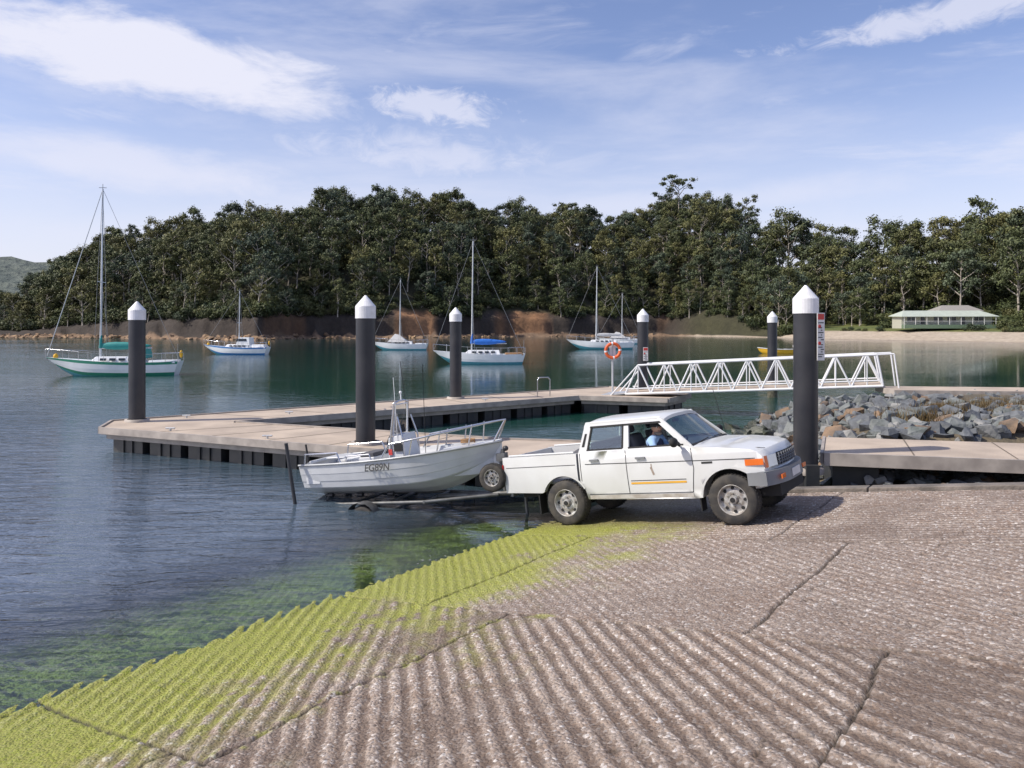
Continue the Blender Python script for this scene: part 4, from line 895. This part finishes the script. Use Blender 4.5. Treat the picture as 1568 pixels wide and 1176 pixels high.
# ------------------------------------------------------------------ boat on trailer
BH=math.atan2(-1.62,3.70)
BM=Matrix.Translation((-3.78,15.62,.02))@Euler((0,-R(6.3),BH)).to_matrix().to_4x4()
be_=empty('fishing_boat'); be_.matrix_world=BM
bp_=mat('boat_white',(.64,.65,.66),(.50,.51,.52),scale=2.5,rough=.32,coat=.2,lo=.3,hi=.8); bgry=mat('boat_bare_alu',(.42,.43,.44),(.33,.34,.35),scale=4,rough=.45,metal=.3); clearm=glass('perspex',(.82,.86,.88),.12)
b=MB(); fy=(0,.45,.80,.84,.885,.90,.945,.955,1.0); fz=(0,.16,.33,.36,.52,.54,.72,.74,1.0); n=26; LB=4.05; Rb=[]
for i in range(n+1):
    t=i/n; bb=.84*(.88+.12*math.sin(min(1,t/.4)*math.pi/2)) if t<.4 else .84*max(.015,(1-((t-.4)/.6)**2.5)); zs=.68+.18*t*t; zk=-.02+.44*max(0,(t-.62)/.38)**2.2
    Rb.append([(t*LB*.93+LB*.07*z_*t**3,bb*y_,zk+(zs-zk)*z_) for y_,z_ in zip(fy,fz)])
for sg in(1,-1):
    for j in range(8): b.grid([[(p[0],p[1]*sg,p[2]) for p in r[j:j+2]] for r in Rb],bp_,False if j in(2,4,6) else True)
    inn=[[(r[-1][0],sg*r[-1][1],r[-1][2]),(r[-1][0]-.01,sg*max(0,r[-1][1]-.09),r[-1][2]+.005),(r[-1][0]-.01,sg*max(0,r[-1][1]-.10),r[-1][2]-.05),(r[-1][0]-.03,sg*max(0,r[-1][1]*.85-.10),.30)] for r in Rb]; b.grid(inn,bp_,False)
    b.grid([[(r[-1][0]-.03,sg*max(0,r[-1][1]*.85-.10),.30),(r[-1][0]-.03,0,.30)] for r in Rb],bgry,False)
    b.tube([(r[-1][0],sg*(r[-1][1]+.005),r[-1][2]) for r in Rb],.022,bgry,6)
r=Rb[0]; poly=[p for p in r]+[(p[0],-p[1],p[2]) for p in r[::-1][:-1]]; b.add(poly,[list(range(len(poly)))],bp_); poly2=[(p[0]+.05,p[1]*.97,p[2]) for p in poly]; b.add(poly2,[list(range(len(poly2)))],bp_)
k0=20; b.grid([[(r[-1][0],r[-1][1]*s_*.97,r[-1][2]+.01+.03*(1-s_*s_)) for s_ in(-1,-.5,0,.5,1)] for r in Rb[k0:]],bp_,False); rr_=Rb[k0][-1]; b.add([(rr_[0],-rr_[1]*.95,rr_[2]+.01),(rr_[0],rr_[1]*.95,rr_[2]+.01),(rr_[0],rr_[1]*.7,.3),(rr_[0],-rr_[1]*.7,.3)],[(0,1,2,3)],bp_)
b.build('hull',be_)
b=MB()
b.hexa([(1.75,-.30,.3),(2.2,-.28,.3),(2.2,.28,.3),(1.75,.30,.3),(1.80,-.28,1.06),(2.08,-.26,1.12),(2.08,.26,1.12),(1.80,.28,1.06)],bp_)
b.box((2.205,-.2,.35),(2.5,.2,.68),bp_); b.hexa([(1.1,-.30,.3),(1.45,-.30,.3),(1.45,.30,.3),(1.1,.30,.3),(1.1,-.3,.72),(1.45,-.3,.72),(1.45,.3,.72),(1.1,.3,.72)],bp_); b.box((1.12,-.28,.723),(1.43,.28,.80),seatm)
b.box((.12,-.70,.3),(.45,-.30,.60),bp_); b.box((.12,.30,.3),(.45,.70,.62),bp_); b.box((.30,-.27,.72),(.75,.27,.75),bp_) ; b.box((.02,-.5,.66),(.10,.5,.72),bp_)
b.box((3.0,-.25,.55),(3.25,.25,.70),bp_)
b.build('console_and_seats',be_,bevel=.03,seg=3)
b=MB()
for sg in(-1,1):
    b.tube([(1.82,sg*.29,.6),(1.86,sg*.29,1.05),(1.98,sg*.25,1.70),(1.99,sg*.10,1.74),(1.99,0,1.74)],.022,steel)
    b.tube([(2.12,sg*.28,.5),(2.12,sg*.28,1.05),(2.02,sg*.24,1.45)],.016,steel)
    def gp_(t,inset=.05,dz=0):
        f=t*n; i=min(int(f),n-1); p=Vector(Rb[i][-1]).lerp(Vector(Rb[i+1][-1]),f-i); return Vector((p.x,sg*max(0,p.y-inset),p.z+dz))
    pts=[gp_(.50,.05,0)]+[gp_(.55+.45*k/8,.05 if k<8 else 0,.26+.12*k/8) for k in range(9)]; pts[-1].x+=.10; b.tube(pts,.018,steel)
    for t_ in(.64,.76,.88): b.cyl(gp_(t_),gp_(t_+.02,.05,.30+.12*(t_-.55)/.45),.015,steel,n=6)
    b.tube([gp_(.97,.0,0),gp_(1.0,.0,.38)+Vector((.1,0,0))],.016,steel)
    pts=[gp_(.03,.05,0),gp_(.04,.05,.20),gp_(.25,.05,.20),gp_(.27,.05,0)]; b.tube(pts,.015,steel)
    b.tube([gp_(.30,.05,0),gp_(.31,.05,.12),gp_(.44,.05,.12),gp_(.45,.05,0)],.012,steel)
b.add([(1.90,-.26,1.10),(1.90,.26,1.10),(1.985,.22,1.68),(1.985,-.22,1.68)],[(0,1,2,3)],clearm)
b.add([(1.90,-.27,1.10),(2.10,-.27,1.12),(2.03,-.24,1.5),(1.96,-.24,1.52)],[(0,1,2,3)],clearm)
for (p,q_) in(((1.90,-.26,1.10),(1.985,-.22,1.68)),((1.90,.26,1.10),(1.985,.22,1.68)),((1.985,-.22,1.68),(1.985,.22,1.68)),((1.9,-.26,1.10),(1.9,.26,1.10))): b.cyl(p,q_,.016,whiteplas,n=6)
b.cyl((2.0,-.27,1.0),(2.05,-.30,2.2),.006,whiteplas,n=5); b.cyl((1.95,.27,1.0),(1.86,.30,2.5),.007,dark,n=5); b.cyl((2.3,.2,.6),(2.42,.2,2.4),.006,dark,n=5); b.cyl((1.99,0,1.74),(1.99,0,1.88),.012,whiteplas); b.ball((1.99,0,1.9),(.03,.03,.03),whiteplas,8,6)
cc=Vector((1.70,0,.98)); ring=[cc+Vector((.05*math.sin(a_),.16*math.cos(a_),.15*math.sin(a_))) for a_ in np.linspace(0,2*math.pi,17)]; b.tube(ring,.012,dark,5); b.cyl(cc,(1.8,0,.92),.02,dark)
b.box((1.88,-.12,1.13),(1.94,.12,1.28),dark); b.box((1.80,-.312,.74),(1.88,-.305,.85),redm); b.box((1.92,-.305,.80),(2.10,-.295,.98),dark)
b.cyl((.6,.2,.3),(.6,.2,.62),.14,whiteplas,r1=.16,n=14); b.cyl((.05,-.5,.7),(-.02,-.45,1.05),.02,dark)
b.tube([(3.35+.13*math.cos(a_),.13*math.sin(a_),.86+.004*a_) for a_ in np.linspace(0,18,60)],.012,tan_,5)
b.build('rails_and_fittings',be_)
cu=bpy.data.curves.new('registration','FONT'); cu.body='EG89N'; cu.size=.18; cu.extrude=.001; cu.shear=.15; cu.offset=.003; ot=bpy.data.objects.new('registration_number',cu); cu.materials.append(txtm); link(ot,be_)
ot.location=(1.88,-.846,.54); ot.rotation_euler=(R(90-4),R(-1),R(1.0)); cu.align_x='CENTER'; ot.location.y=-.875
# trailer
tr_=empty('boat_trailer'); tr_.matrix_world=BM
galv=mat('trailer_galvanised',(.16,.165,.17),(.09,.09,.09),scale=6,rough=.55,metal=.4)
b=MB()
for sg in(-1,1):
    b.tube([(.25,sg*.55,-.12),(2.6,sg*.50,-.12),(3.9,sg*.06,-.10)],.035,galv,6)
    wheel(b,(1.45,sg*.80,-.36),sg,.26,.16)
    P=[[(1.45+.33*math.cos(a_),sg*(.70 if k==0 else .92),-.36+.33*math.sin(a_)) for k in(0,1)] for a_ in np.linspace(0,math.pi,12)]; b.grid(P,galv)
    b.cyl((.35,sg*.45,-.10),(.35,sg*.35,.0),.02,galv)
    for xx in(.3,1.0,1.7): b.cyl((xx,sg*.30,.01),(xx+.12,sg*.30,.01),.045,blk)
b.cyl((1.45,-.80,-.36),(1.45,.80,-.36),.03,galv)
for xx in(.28,1.0,1.8,2.6): b.cyl((xx,-.54,-.12),(xx,.54,-.12),.028,galv,n=6)
b.tube([(2.6,0,-.12),(4.3,-.02,-.08),(4.62,-.05,-.0)],.045,galv,6)
b.tube([(4.02,0,-.10),(3.98,0,.40),(4.05,0,.70)],.04,galv,6); b.box((3.93,-.08,.50),(4.1,.08,.64),galv); b.ball((4.10,0,.72),(.06,.05,.05),blk,8,6)
b.cyl((.02,-.93,-.40),(-.08,-.95,1.15),.035,blk,n=10); b.tube([(.3,-.55,-.14),(.05,-.94,-.14)],.025,galv,6)
wheel(b,(4.00,-.42,.27),-1,.245,.15); b.cyl((4.0,-.3,.27),(3.95,0,.1),.03,galv)
b.cyl((4.35,.12,-.5),(4.35,.12,.25),.03,galv)
b.build('frame_and_wheels',tr_)
print('trees',cnt)
